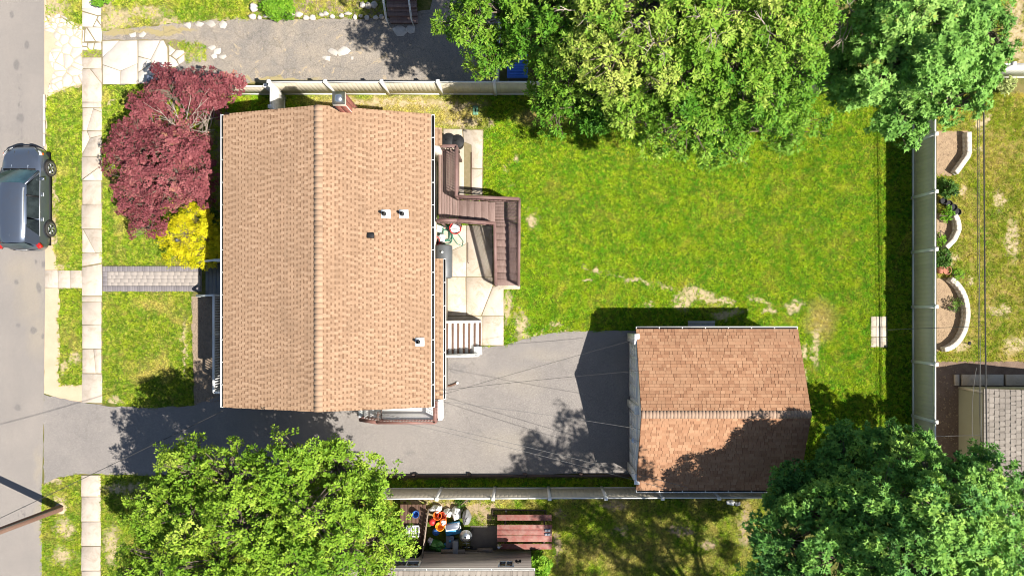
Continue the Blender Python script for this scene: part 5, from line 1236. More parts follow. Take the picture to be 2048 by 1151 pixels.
t5 = make_tree('maple_tree', 'bluish green maple at the top right, over the corner of the fences', 'tree', G(1790, 200), [
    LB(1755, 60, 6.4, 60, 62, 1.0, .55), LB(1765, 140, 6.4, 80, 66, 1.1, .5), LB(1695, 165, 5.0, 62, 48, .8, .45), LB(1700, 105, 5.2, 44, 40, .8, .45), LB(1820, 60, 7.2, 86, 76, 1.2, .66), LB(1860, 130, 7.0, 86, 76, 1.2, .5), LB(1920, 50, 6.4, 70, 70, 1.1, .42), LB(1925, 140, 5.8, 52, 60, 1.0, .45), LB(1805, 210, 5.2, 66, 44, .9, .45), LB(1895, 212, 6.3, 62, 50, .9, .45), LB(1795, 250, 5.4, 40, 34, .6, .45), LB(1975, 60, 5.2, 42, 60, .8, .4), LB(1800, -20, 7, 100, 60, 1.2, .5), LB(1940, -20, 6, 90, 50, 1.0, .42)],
    3900, 21, .125, 'maple', L_MAPLE, 63, twig=(.12, .28), spread=.7, droop=.1, trunk_r=.25, tonesd=.12, per=17, clump=.56, pocket=.26)
bare_branches(t5, G(1700, 30, 6.0), [G(1650, 90, 7.0), G(1675, 95, 7.0), G(1695, 5, 7.4), G(1700, 60, 7.2), G(1668, 40, 7.2), G(1725, 70, 7.0)], .04, seed=6)
t6 = make_tree('maple_tree', 'deep green maple at the bottom right, shading the garage roof', 'tree', G(1740, 985), [
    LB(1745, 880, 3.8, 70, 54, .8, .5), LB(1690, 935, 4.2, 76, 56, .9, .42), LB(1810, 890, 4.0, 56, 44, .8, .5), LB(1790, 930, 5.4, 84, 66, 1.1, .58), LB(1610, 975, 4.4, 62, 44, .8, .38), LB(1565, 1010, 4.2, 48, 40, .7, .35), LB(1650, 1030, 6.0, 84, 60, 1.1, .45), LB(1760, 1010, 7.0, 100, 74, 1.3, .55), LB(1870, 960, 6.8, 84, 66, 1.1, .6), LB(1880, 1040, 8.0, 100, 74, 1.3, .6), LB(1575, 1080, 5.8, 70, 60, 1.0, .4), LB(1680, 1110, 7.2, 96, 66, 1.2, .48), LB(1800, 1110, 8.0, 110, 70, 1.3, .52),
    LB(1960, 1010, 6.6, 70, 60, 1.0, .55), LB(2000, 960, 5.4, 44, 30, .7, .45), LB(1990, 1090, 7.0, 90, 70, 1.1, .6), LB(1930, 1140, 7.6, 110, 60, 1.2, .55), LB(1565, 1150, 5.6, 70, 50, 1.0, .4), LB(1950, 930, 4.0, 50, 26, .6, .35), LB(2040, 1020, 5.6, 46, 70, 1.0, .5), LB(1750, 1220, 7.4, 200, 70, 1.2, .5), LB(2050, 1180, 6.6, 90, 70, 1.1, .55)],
    7000, 21, .12, 'maple', L_MAPLE2, 71, twig=(.12, .28), spread=.7, droop=.1, trunk_r=.3, tonesd=.15, per=18, clump=.58, pocket=.26)
t7 = make_tree('tall_tree', 'tall tree beyond the bottom edge whose dappled shade falls on lawn and driveway', 'tree', (12.6, -17.5, 0), [
    (9.6, -11.6, 11.6, 1.6, 1.3, .9, .5), (10.2, -12.6, 12.4, 1.8, 1.5, 1.0, .5), (8.4, -12.4, 10.6, 1.4, 1.0, .8, .5), (12.2, -14.6, 13.0, 1.9, 1.6, 1.1, .5), (14.4, -14.8, 12.2, 1.8, 1.6, 1.0, .5), (10.8, -15.4, 11.6, 1.8, 1.4, 1.0, .5), (13.4, -17.2, 12.8, 2.2, 1.8, 1.1, .5), (16.2, -16.2, 11.6, 1.7, 1.5, 1.0, .5), (15.4, -13.8, 10.4, 1.4, 1.2, .8, .5), (11.4, -17.8, 11.0, 1.8, 1.6, 1.0, .5)],
    700, 26, .17, 'oval', L_LIME, 83, twig=(.4, .8), spread=.4, trunk_r=.3, per=9, clump=.5)

SHR[0] = 0
# shrubs
def shrub(name, label, px, py, z, r, mat, n, seed, shape='oval', size=.10, ry=None):
    return make_tree(name, label, 'shrub', G(px, py), [LB(px, py, z, r, ry or r, max(.2, z * .8), .5)], n, 22, size, shape, mat, seed, twig=(.12, .26), trunk_r=.03, limb_r=.015, spread=.4, per=6, clump=.16)
shrub('evergreen_shrub', 'round bright green shrub at the top left edge beside the sidewalk', 203, 1, .4, 13, L_BRIGHT, 90, 91, size=.08)
shrub('evergreen_shrub', 'bright green shrub at the top edge above the worn driveway', 550, 8, .5, 32, L_BRIGHT, 300, 92, size=.09, ry=22)
shrub('evergreen_shrub', 'dark shrub by the east fence below the northern curved bed', 1891, 372, .45, 12, L_DARK, 120, 93, ry=9)
shrub('evergreen_shrub', 'dark shrub by the east fence between the two southern curved beds', 1887, 516, .45, 10, L_DARK, 110, 94, ry=9)
shrub('small_plant', 'small green plant beside the terracotta pot', 1907, 549, .18, 6, L_BRIGHT, 26, 95, size=.07)
shrub('flower_plant', 'leafy plant between the black pots', 1887, 426, .16, 5, L_BRIGHT, 24, 96, size=.09)
shrub('flower_plant', 'low plant sprawling in the middle curved bed', 1882, 478, .10, 4, L_BRIGHT, 16, 97, size=.07, ry=7)
shrub('flower_plant', 'lone seedling in the southern curved bed', 1903, 611, .08, 4, L_DARK, 14, 98, size=.08)
shrub('variegated_hosta', 'pale yellow-green hosta under the top right maple', 2012, 172, .2, 8, L_PALE, 44, 99, 'oval', .12)
shrub('evergreen_shrub', 'lush green shrub at the corner of the taupe house', 1080, 1130, .6, 11, L_BRIGHT, 170, 100, 'oval', .12, ry=20)
shrub('weed_clump', 'weedy clump beside the junk pile against the south fence', 925, 1004, .15, 5, L_DARK, 22, 101, 'lance', .11)
# ------------------------------------------------------------------ east yard: curved block walls, pots
def block_wall(label, pts, n):
    P = [G(x, y) for x, y in pts]; o = thing('retaining_wall', label, 'wall', P[0], 'curved block walls of the east yard')
    d = [0]
    for i in range(len(P) - 1): d.append(d[-1] + (P[i + 1] - P[i]).length)
    def at(s_):
        for i in range(len(P) - 1):
            if s_ <= d[i + 1] or i == len(P) - 2: return P[i].lerp(P[i + 1], (s_ - d[i]) / (d[i + 1] - d[i]))
    st = d[-1] / n
    for course in range(2):
        for i in range(n):
            a, b = at(st * i), at(min(d[-1], st * (i + 1))); c = (a + b) / 2; e = b - a
            MB().rbox((c.x, c.y, .10 + course * .2), (e.length + .012, .22 - .01 * course, .192), .014, math.atan2(e.y, e.x)).build('block', M_BLOCK, o)
def arc(cx, cy, rx, ry, a0, a1, k=14): return [(cx + rx * math.cos(math.radians(a0 + (a1 - a0) * i / k)), cy + ry * math.sin(math.radians(a0 + (a1 - a0) * i / k))) for i in range(k + 1)]
block_wall('curved white block wall of the northern bed, angled at its lower end', [(1928, 268), (1929, 312), (1903, 348)], 9)
block_wall('short curved white block wall beside the black pots', [(1901, 432), (1908, 445), (1908, 462), (1900, 480), (1884, 496)], 7)
block_wall('large half-round white block wall of the southern bed', arc(1876, 626, 50, 72, -70, 85), 18)
def pot(name, label, px, py, r, h, mat, group):
    p = G(px, py); o = thing(name, label, 'pot', p, group)
    MB().lathe((p.x, p.y, .012), [(r * .7, 0), (r * .95, h * .9), (r * 1.05, h * .9), (r * 1.05, h), (r * .9, h), (r * .85, h * .75)], 18).build('shell', mat, o, smooth=True)
    MB().lathe((p.x, p.y, h * .72), [(r * .85, 0), (r * .4, .015)], 14).build('soil', M_MULCH, o)
for i, (x, y, w_) in enumerate(((1881, 403, 'touching the east fence'), (1892, 409, 'second from the east fence'), (1901, 416, 'third from the east fence'), (1909, 425, 'farthest from the east fence'))):
    pot('plant_pot', 'black plastic plant pot in the row, ' + w_, x, y, .15, .26, M_BLACK, 'black pots in the east yard')
pot('plant_pot', 'upright terracotta pot at the top of the southern curved bed', 1887, 541, .19, .3, P_TERRA, 'terracotta pots')
pt_ = G(1876, 540); o = thing('plant_pot', 'terracotta pot lying on its side against the east fence', 'pot', pt_, 'terracotta pots')
m = MB(); q = [(-.16, .10), (.1, .15), (.1, .165), (.16, .165), (.16, .14), (-.1, .08)]
for x, r in q:
    for j in range(16): a = 2 * math.pi * j / 16; m.v.append((pt_.x + r * math.cos(a), pt_.y + x, .18 + r * math.sin(a)))
for i in range(len(q) - 1):
    for j in range(16): k = (j + 1) % 16; m.f.append([i * 16 + j, i * 16 + k, (i + 1) * 16 + k, (i + 1) * 16 + j]); m.t.append(.5)
m.build('shell', P_TERRA, o, smooth=True)
so_ = G(1927, 685); o = thing('solar_light', 'small black solar stake light outside the southern curved wall', 'light', so_)
MB().tube([so_, so_ + Vector((0, 0, .4))], .012, 6).build('stake', M_BLACK, o); MB().lathe((so_.x, so_.y, .38), [(.03, 0), (.085, .04), (.085, .06), (.02, .08)], 12).build('lamp_head', M_BLACK, o)

# ------------------------------------------------------------------ things behind the house
ok_ = thing('oil_tank', 'dark grey horizontal oil tank against the back wall', 'tank', G(892, 520))
zt = .75; c0, c1 = G(888, 489, .9), G(888, 556, .9); cxm = c0.x; rr = .36; m = MB(); q = [(0, .26), (.03, .33), (.1, rr), (c0.y - c1.y - .1, rr), (c0.y - c1.y - .03, .33), (c0.y - c1.y, .26)]
for y, r in q:
    for j in range(28): a = 2 * math.pi * j / 28; m.v.append((cxm + r * math.cos(a), c1.y + y, zt + r * math.sin(a)))
for i in range(len(q) - 1):
    for j in range(28): k = (j + 1) % 28; m.f.append([i * 28 + k, i * 28 + j, (i + 1) * 28 + j, (i + 1) * 28 + k]); m.t.append(.5)
for i in (0, len(q) - 1): m.f.append([i * 28 + j for j in range(28)][::(1 if i == 0 else -1)]); m.t.append(.5)
m.build('tank_shell', M_TANK, ok_, smooth=True)
for yy in (c0.y - .3, c1.y + .3):
    for sx in (-.22, .22): MB().bar((cxm + sx, yy, 0), (cxm + sx * .9, yy, .5), .05, .05).build('leg', M_BLACK, ok_)
MB().tube([(cxm - .05, c0.y - .35, 1.08), (cxm - .05, c0.y - .35, 1.2)], .05, 10).build('filler_cap', P_WHITE, ok_)
MB().tube([(cxm, c1.y - .02, zt - .1), (cxm, c1.y - .15, zt - .1), (cxm - .3, c1.y - .15, zt - .2)], .025, 8).build('outlet_pipe', M_BLACK, ok_)
hs_ = G(893, 470); o = thing('garden_hose', 'coiled green garden hose lying on the patio', 'hose', hs_)
pts = []; rd = random.Random(3)
for i in range(90):
    t = i / 90; a = t * 2 * math.pi * 4.3; r = .30 + .10 * math.sin(a * .7) + rd.uniform(-.01, .01)
    pts.append((hs_.x + r * .75 * math.cos(a) - .05 + .12 * t, hs_.y + r * 1.15 * math.sin(a) + .05 * math.sin(3 * a), .065 + .05 * t + .03 * abs(math.sin(a * 1.3))))
for x, y in ((905, 462), (918, 470), (927, 483), (925, 492), (915, 488), (908, 478), (904, 470)): p = G(x, y); pts.append((p.x, p.y, .07))
MB().tube(pts, .017, 6).build('hose_coil', P_TEAL, o, smooth=True)
def bucket(name, label, px, py, r, h, mat, cat, z0=.03, group=None, fillm=None):
    p = G(px, py); o = thing(name, label, cat, (p.x, p.y, z0), group)
    MB().lathe((p.x, p.y, z0), [(r * .78, 0), (r, h - .02), (r * 1.06, h - .02), (r * 1.06, h), (r * .93, h), (r * .74, .03)], 20).build('shell', mat, o, smooth=True)
    MB().tube([(p.x + r * math.cos(a), p.y + r * math.sin(a) * .35 - r * .5, z0 + h + .01 + .05 * math.sin(a)) for a in [math.pi * k / 8 for k in range(9)]], .008, 5).build('handle', M_BLACK, o)
    if fillm: MB().blob((p.x, p.y, z0 + h - .04), (r * .85, r * .85, .1), int(px), .15).build('contents', fillm, o, smooth=True)
    return o
bucket('toy_bucket', 'red tub filled with white bottles beside the hose', 912, 458, .26, .3, P_RED, 'tub', .055, fillm=P_WHITE)
bucket('storage_tub', 'small red tub against the back wall behind the oil tank', 873, 483, .2, .4, P_RED, 'tub', .055)
o = thing('plastic_bag', 'white plastic bag on top of the clutter by the oil tank', 'bag', G(884, 477)); p = G(884, 477); MB().blob((p.x, p.y, .22), (.2, .2, .17), 5, .22, 14, 10).build('sack', P_WHITE, o, smooth=True)
o = thing('plastic_bag', 'white plastic bag under the deck edge by the house wall', 'bag', G(876, 458)); p = G(876, 458); MB().blob((p.x, p.y, .2), (.22, .17, .15), 8, .22, 14, 10).build('sack', P_WHITE, o, smooth=True)
for px, py, w_ in ((899, 288, 'nearer the house'), (918, 290, 'nearer the lawn')):
    p = G(px, py); o = thing('trash_can', 'black round trash can beside the deck, ' + w_, 'bin', (p.x, p.y, .045), 'black trash cans')
    MB().lathe((p.x, p.y, .045), [(.22, 0), (.27, .62), (.29, .62), (.29, .68)], 22).build('barrel', M_BLACK, o, smooth=True)
    MB().lathe((p.x, p.y, .72), [(.30, 0), (.30, .04), (.2, .09), (.05, .11)], 22).build('lid', M_BLACK, o, smooth=True); MB().bar((p.x - .09, p.y, .86), (p.x + .09, p.y, .86), .03, .03).build('handle', M_BLACK, o)
a, b = G(943, 305), G(943, 388); o = thing('rusty_rod', 'rusty steel rod lying along the north patio joint', 'rod', a); MB().tube([a + Vector((0, 0, .05)), b + Vector((0, 0, .05))], .02, 6).build('shaft', M_BROWN, o); MB().tube([b + Vector((0, 0, .05)), b + Vector((.04, -.05, .05))], .02, 6).build('hook', M_BROWN, o)
a, b = G(936, 485), G(936, 525); o = thing('rusty_rod', 'short rusty rod lying on the patio below the hose', 'rod', a); MB().tube([a + Vector((0, 0, .052)), b + Vector((0, 0, .052))], .016, 6).build('shaft', M_BROWN, o); MB().tube([b + Vector((0, 0, .052)), b + Vector((.04, -.03, .052))], .016, 6).build('hook', M_BROWN, o)
a = G(888, 772); o = thing('downspout_hose', 'curved brown drain hose on the driveway at the back corner', 'hose', a); MB().tube([a + Vector((-.4, -.02, .06)), G(900, 771, .06), G(908, 768, .06), G(915, 765, .05)], .045, 8).build('pipe', M_BROWN, o, smooth=True); MB().lathe(G(915, 765), [(.06, 0), (.06, .1)], 10).build('end_collar', P_WHITE, o)
p = G(951, 221); o = thing('irrigation_box', 'green irrigation box in the dry grass north-east of the house', 'box', p); MB().rbox((p.x, p.y, .03), (.26, .42, .06), .02).build('cover', P_LID, o); MB().box((p.x, p.y, .064), (.05, .14, .01)).build('grip', M_BLACK, o)
p = G(388, 486); o = thing('path_light', 'small dark lantern on a stake inside the golden cypress', 'light', p); MB().tube([p, p + Vector((0, 0, 1.45))], .018, 6).build('stake', M_BLACK, o); MB().lathe((p.x, p.y, 1.42), [(.05, 0), (.06, .14), (.11, .15), (.02, .24)], 8).build('lantern', M_TANK, o)
p = G(324, 172); o = thing('mailbox', 'small grey-blue box on a post under the red maple tip', 'box', p); MB().tube([p, p + Vector((0, 0, .9))], .03, 8).build('post', M_STEEL, o); MB().rbox((p.x, p.y, 1.0), (.25, .3, .2), .03).build('box_body', P_SLATE, o)

# ------------------------------------------------------------------ north neighbour: ribbed blue cover, gate rail, stones
p0, p1 = G(1014, 108, .9), G(1056, 156, .9); o = thing('ribbed_bin', 'blue ribbed storage box lid by the north fence under the big tree', 'box', ((p0.x + p1.x) / 2, (p0.y + p1.y) / 2, 0))
MB().box(((p0.x + p1.x) / 2, (p0.y + p1.y) / 2, .42), (p1.x - p0.x - .08, p0.y - p1.y - .08, .84)).build('box_body', M_TANK, o)
ld = MB().rbox(((p0.x + p1.x) / 2, (p0.y + p1.y) / 2, .88), (p1.x - p0.x, p0.y - p1.y, .06), .015).build('lid', P_TARP, o)
for k in range(9): MB().rbox(((p0.x + p1.x) / 2, p1.y + (p0.y - p1.y) * (k + .5) / 9, .918), (p1.x - p0.x - .06, .05, .016), .006).build('rib', P_TARP, ld)
o = thing('gate_rail', 'white gate rail on two posts running north from the fence', 'rail', G(994, 140))
a, b = G(994, 161, 1.3), G(1000, 40, 1.3); MB().bar(a, b, .12, .12).build('rail', M_WHITE, o)
for p in (a, b): MB().box((p.x, p.y, .62), (.13, .13, 1.24)).build('post', M_WHITE, o)
a, b = G(972, 163), G(971, 118); o = thing('metal_pipe', 'thin grey pipe lying on the ground beside the white gate rail', 'pipe', a); MB().tube([a + Vector((0, 0, .04)), b + Vector((0, 0, .04))], .03, 8).build('shaft', P_GREY, o); MB().lathe((b.x, b.y, .01), [(.045, 0), (.045, .07)], 10).build('coupling', P_GREY, o)
random.seed(5)
ORD = 'first second third fourth fifth sixth seventh eighth ninth tenth eleventh twelfth thirteenth fourteenth fifteenth sixteenth seventeenth eighteenth nineteenth twentieth'.split()
for i in range(20):
    x = 505 + i * 13.6 + R(-3, 3); y = 33 + R(-5, 4); rx_, ry_ = R(.10, .2), R(.08, .14); p = G(x, y)
    o = thing('edging_stone', ORD[i] + ' rough stone from the left in the border row above the worn driveway', 'stone', p, 'stones edging the top flower bed')
    MB().blob((p.x, p.y, .06), (rx_, ry_, .08), i + 50, .13, 9, 6).build('rock', M_STONE if i % 3 else M_CONCW, o)
for i, (x, y, r) in enumerate(((738, 14, .16), (726, 12, .14), (749, 12, .16), (510, 18, .2))):
    p = G(x, y); o = thing('boulder', ['grey boulder in the middle of three at the top edge', 'left grey boulder of three at the top edge', 'right grey boulder of three at the top edge, next to the wooden steps', 'white boulder left of the top shrub'][i], 'stone', p)
    MB().blob((p.x, p.y, r * .7), (r, r, r * .75), i + 9, .12, 10, 7).build('rock', M_STONE if i < 3 else M_CONCW, o)

# ------------------------------------------------------------------ picnic table and the clutter beside the south fence
zt_ = .75
o = thing('picnic_table', 'faded red wooden picnic table with two benches on the side lawn', 'table', G(1048, 1062))
x0, x1 = G(994, 0, zt_).x, G(1104, 0, zt_).x
ty = [G(0, v, zt_).y for v in (1048, 1058.5, 1069, 1083)]
for k in range(3): MB().rbox(((x0 + x1) / 2, (ty[k] + ty[k + 1]) / 2, zt_ - .02 + R(-.003, .003)), (x1 - x0, ty[k] - ty[k + 1] - .02, .04), .008).build('plank', M_REDWOOD, o)
for v0, v1 in ((1028, 1041), (1086, 1098)):
    a, b = G(0, v0, .45).y, G(0, v1, .45).y; MB().rbox(((x0 + x1) / 2, (a + b) / 2, .43), (x1 - x0, a - b - .02, .04), .008).build('bench_plank', M_REDWOOD, o)
yb0, yb1 = G(0, 1030, .4).y, G(0, 1096, .4).y; ym = (ty[0] + ty[3]) / 2
for xx in (x0 + .35, x1 - .35):
    MB().bar((xx, yb0, .38), (xx, yb1, .38), .05, .09).build('bench_beam', M_TIMBER, o); MB().bar((xx, ty[0], zt_ - .09), (xx, ty[3], zt_ - .09), .05, .09).build('top_beam', M_TIMBER, o)
    for s_ in (-1, 1): MB().bar((xx + .03, ym + s_ * .75, .01), (xx + .03, ym + s_ * .25, zt_ - .06), .05, .09).build('leg', M_TIMBER, o)
o = thing('fire_grate', 'rusty black metal frame lying behind the picnic bench', 'frame', G(1040, 1022)); z = .06
fa = [G(985, 1017), G(1092, 1019), G(1092, 1030), G(985, 1028)]
for i in range(4): MB().bar(fa[i] + Vector((0, 0, z)), fa[(i + 1) % 4] + Vector((0, 0, z)), .05, .05).build('side_bar', M_TIMBER, o)
MB().bar(G(1012, 1018, z), G(1012, 1029, z), .04, .04).build('cross_bar', P_WHITE, o)
p = G(998, 1090, .5); o = thing('metal_jug', 'small silver jug standing on the picnic bench', 'jug', (p.x, p.y, .45)); MB().lathe((p.x, p.y, .45), [(.06, 0), (.10, .05), (.09, .16), (.06, .2), (.07, .22), (.05, .21)], 14).build('vessel', M_STEEL, o, smooth=True); MB().tube([(p.x + .08, p.y, .5), (p.x + .16, p.y, .56), (p.x + .07, p.y, .65)], .012, 5).build('handle', M_STEEL, o)
for i, (yy, w_) in enumerate(((1059, 'upper'), (1067, 'lower'))):
    p = G(1095, yy, zt_); o = thing('glass_tray', 'small dark tray with glasses at the right end of the picnic table, %s one' % w_, 'tray', (p.x, p.y, zt_)); MB().rbox((p.x, p.y, zt_ + .012), (.26, .13, .02), .005).build('base', P_SLATE, o)
    for k in (-.07, .03, .09): MB().lathe((p.x + k, p.y, zt_ + .022), [(.025, 0), (.03, .08), (.024, .08)], 8).build('glass', P_WHITE, o)
# weathered wooden panel standing on edge
a, b = G(857, 1012), G(846, 1098); o = thing('wooden_screen', 'weathered grey wooden panel standing between brown table and junk pile', 'panel', a)
d = (b - a); L = d.length; dn = d.normalized(); lean = Vector((.10, 0, 1)).normalized()
for k in range(11):
    p = a + dn * (L * (k + .5) / 11); MB().bar(p, p + lean * (1.25 + R(-.06, .06)), L / 11 - .02, .025, (1, .1, 0)).build('slat', M_OLDWOOD, o)
for z in (.3, 1.0): MB().bar(a + lean * z + Vector((.03, 0, 0)), b + lean * z + Vector((.03, 0, 0)), .03, .08).build('batten', M_OLDWOOD, o)
def ball(name, label, px, py, r, mat, z0=.01, cat='ball'):
    p = G(px, py); o = thing(name, label, cat, (p.x, p.y, z0)); prof = [(.02, 0)] + [(r * math.sin(math.pi * k / 10), r - r * math.cos(math.pi * k / 10)) for k in range(1, 10)] + [(.02, 2 * r)]
    MB().lathe((p.x, p.y, z0), prof, 20).build('shell', mat, o, smooth=True); MB().lathe((p.x, p.y, z0 + r - .012), [(r * 1.0, 0), (r * 1.012, .012), (r * 1.0, .024)], 20).build('seam', mat, o); return o
ball('toy_ball', 'red ball beside the weathered panel', 866, 1040, .17, P_RED)
ball('toy_ball', 'dark blue ball in the junk pile', 873, 1060, .17, P_BLUE)
bucket('toy_bucket', 'tall orange bucket at the back of the junk pile', 877, 1025, .19, .42, P_ORANGE, 'bucket')
bucket('toy_bucket', 'red-orange bucket beside the white sacks', 886, 1027, .19, .36, plastic('vermilion_plastic', (.66, .07, .02)), 'bucket')
bucket('toy_bucket', 'amber yellow bucket in the middle of the junk pile', 882, 1047, .2, .36, P_YELLOW, 'bucket')
bucket('toy_bucket', 'small orange pail with white rim in the junk pile', 889, 1038, .15, .44, P_ORANGE, 'bucket', fillm=P_WHITE)
bucket('toy_bucket', 'blue bucket on the brown table under the ash tree', 838, 1015, .15, .3, P_BLUE, 'bucket', .72)
for i, (x, y, rx_, ry_, lab, mt) in enumerate(((874, 1014, .26, .16, 'white sack by the south fence, left one', P_WHITE), (897, 1022, .2, .18, 'white sack in the middle of the junk pile', P_WHITE), (914, 1022, .22, .3, 'large white sack above the cooler', P_WHITE), (876, 1087, .34, .26, 'crumpled green tarp bundle in the junk pile', P_GREEN), (862, 1078, .12, .14, 'white scrap bag against the wooden panel', P_WHITE))):
    p = G(x, y); o = thing('sack' if i != 3 else 'tarp_bundle', lab, 'sack' if i != 3 else 'tarp', p); MB().blob((p.x, p.y, .2), (rx_, ry_, .2), 30 + i, .2, 16, 12).build('cloth', mt, o, smooth=True)
p = G(907, 1050); o = thing('cooler', 'blue and white cooler with grey lid and white handle', 'cooler', p, None); an = .18
MB().rbox((p.x, p.y - .06, .18), (.70, .52, .34), .03, an).build('tub', P_CYAN, o); MB().rbox((p.x, p.y + .05, .37), (.66, .30, .05), .015, an).build('rim', P_WHITE, o); MB().rbox((p.x - .02, p.y + .08, .415), (.54, .24, .05), .02, an).build('lid', P_SLATE, o); MB().tube([(p.x + .28, p.y - .1, .4), (p.x + .38, p.y + .05, .5), (p.x + .3, p.y + .2, .42)], .018, 6).build('handle', P_WHITE, o)
p = G(905, 1078); o = thing('storage_crate', 'navy blue storage crate below the cooler', 'crate', p); MB().rbox((p.x - .08, p.y, .17), (.34, .5, .32), .02).build('tub', P_NAVY, o); MB().rbox((p.x - .08, p.y, .35), (.37, .53, .04), .012).build('lid', P_SLATE, o); MB().box((p.x - .08, p.y + .05, .375), (.1, .1, .02)).build('latch', P_CYAN, o)
p = G(893, 1092); o = thing('storage_crate', 'turquoise crate below the navy one, next to the green tarp', 'crate', p); MB().rbox((p.x, p.y, .12), (.3, .42, .22), .02, .4).build('tub', P_CYAN, o); MB().rbox((p.x, p.y, .245), (.33, .45, .03), .01, .4).build('lid', P_CYAN, o)
p = G(913, 1088); o = thing('storage_crate', 'slate grey tall bin at the right of the crates', 'crate', p); MB().rbox((p.x, p.y, .25), (.22, .6, .48), .02).build('tub', P_SLATE, o); MB().rbox((p.x, p.y, .51), (.25, .63, .04), .012).build('lid', P_GREY, o)
p = G(935, 1028); o = thing('covered_grill', 'grey fabric-covered grill at the upper right of the junk pile', 'grill', p); MB().blob((p.x, p.y, .42), (.2, .34, .42), 61, .07, 16, 12).build('cover', P_GREY, o, smooth=True); MB().tube([(p.x - .2, p.y + .3, .5), (p.x - .2, p.y + .42, .5)], .02, 6).build('handle', M_BLACK, o)
p = G(934, 1062); o = thing('kettle_grill', 'round silver kettle grill on black legs beside the dark pad', 'grill', p)
MB().lathe((p.x, p.y, .42), [(.05, 0), (.2, .06), (.27, .2), (.28, .22), (.26, .24), (.18, .36), (.05, .41)], 22).build('kettle', M_STEEL, o, smooth=True); MB().lathe((p.x, p.y, .82), [(.03, 0), (.04, .04)], 10).build('knob', M_BLACK, o)
for k in range(3): a = 2.09 * k + .4; MB().bar((p.x + .3 * math.cos(a), p.y + .3 * math.sin(a), .01), (p.x + .12 * math.cos(a), p.y + .12 * math.sin(a), .46), .025, .025).build('leg', M_BLACK, o)
p = G(934, 1086); o = thing('toy_tricycle', 'black tricycle lying below the kettle grill', 'tricycle', p)
for dx, dy, r in ((-.15, -.12, .12), (.15, -.12, .12), (0, .2, .15)): MB().tube([(p.x + dx + r * math.cos(a), p.y + dy, .03 + r + r * math.sin(a)) for a in [2 * math.pi * k / 14 for k in range(15)]], .022, 6, False).build('wheel', M_BLACK, o)
MB().bar((p.x, p.y + .2, .2), (p.x, p.y - .12, .2), .03, .03).build('frame', M_STEEL, o); MB().bar((p.x - .15, p.y - .12, .15), (p.x + .15, p.y - .12, .15), .03, .03).build('axle', M_STEEL, o); MB().tube([(p.x - .16, p.y + .15, .45), (p.x, p.y + .2, .48), (p.x + .16, p.y + .15, .45)], .018, 6).build('handlebar', M_STEEL, o)
# brown table with basket under the ash tree
o = thing('garden_table', 'brown wooden table half under the ash tree', 'table', G(825, 1050)); a, b = G(800, 1008, .7), G(852, 1090, .7)
for k in range(7): xx = a.x + (b.x - a.x) * (k + .5) / 7; MB().rbox((xx, (a.y + b.y) / 2, .68), ((b.x - a.x) / 7 - .012, a.y - b.y, .035), .006).build('plank', M_BROWN, o)
for sx in (a.x + .1, b.x - .1):
    for sy in (a.y - .1, b.y + .1): MB().box((sx, sy, .33), (.07, .07, .66)).build('leg', M_BROWN, o)
p = G(826, 1060, .75); o = thing('wire_basket', 'light grey plastic basket on the brown table', 'basket', (p.x, p.y, .70)); w_, h_ = .56, .46
MB().rbox((p.x, p.y, .715), (w_ - .06, h_ - .06, .02), .004, -.1).build('base', P_GREY, o)
for dx, dy, sx, sy in ((0, h_ / 2, w_, .04), (0, -h_ / 2, w_, .04), (w_ / 2, 0, .04, h_ - .05), (-w_ / 2, 0, .04, h_ - .05)): MB().box((p.x + dx, p.y + dy, .80), (sx, sy, .17)).build('side', P_WHITE, o)
for k in range(5): MB().box((p.x - .18 + k * .09, p.y, .735), (.03, .36, .02)).build('rib', P_WHITE, o)
p = G(828, 1100); o = thing('gas_grill', 'black gas grill at the corner of the taupe house, half under the ash tree', 'grill', p); MB().rbox((p.x, p.y, .45), (.8, .4, .8), .05).build('cabinet', M_BLACK, o); MB().rbox((p.x, p.y + .02, .95), (.74, .36, .2), .07).build('hood', M_BLACK, o); MB().bar((p.x - .3, p.y - .2, 1.0), (p.x + .3, p.y - .2, 1.0), .03, .03).build('handle', M_STEEL, o)
for k in range(4): MB().lathe((p.x - .24 + k * .16, p.y - .21, .8), [(.03, 0), (.03, .04)], 8).build('knob', M_STEEL, o)
p = G(1465, 1003); o = thing('scrap_bundle', 'small heap of white scrap at the south fence behind the garage', 'scrap', p)
MB().blob((p.x - .1, p.y, .08), (.2, .12, .08), 71, .25, 12, 8).build('lump', P_WHITE, o); MB().blob((p.x + .2, p.y - .05, .07), (.14, .1, .07), 72, .25, 12, 8).build('lump', P_GREY, o)

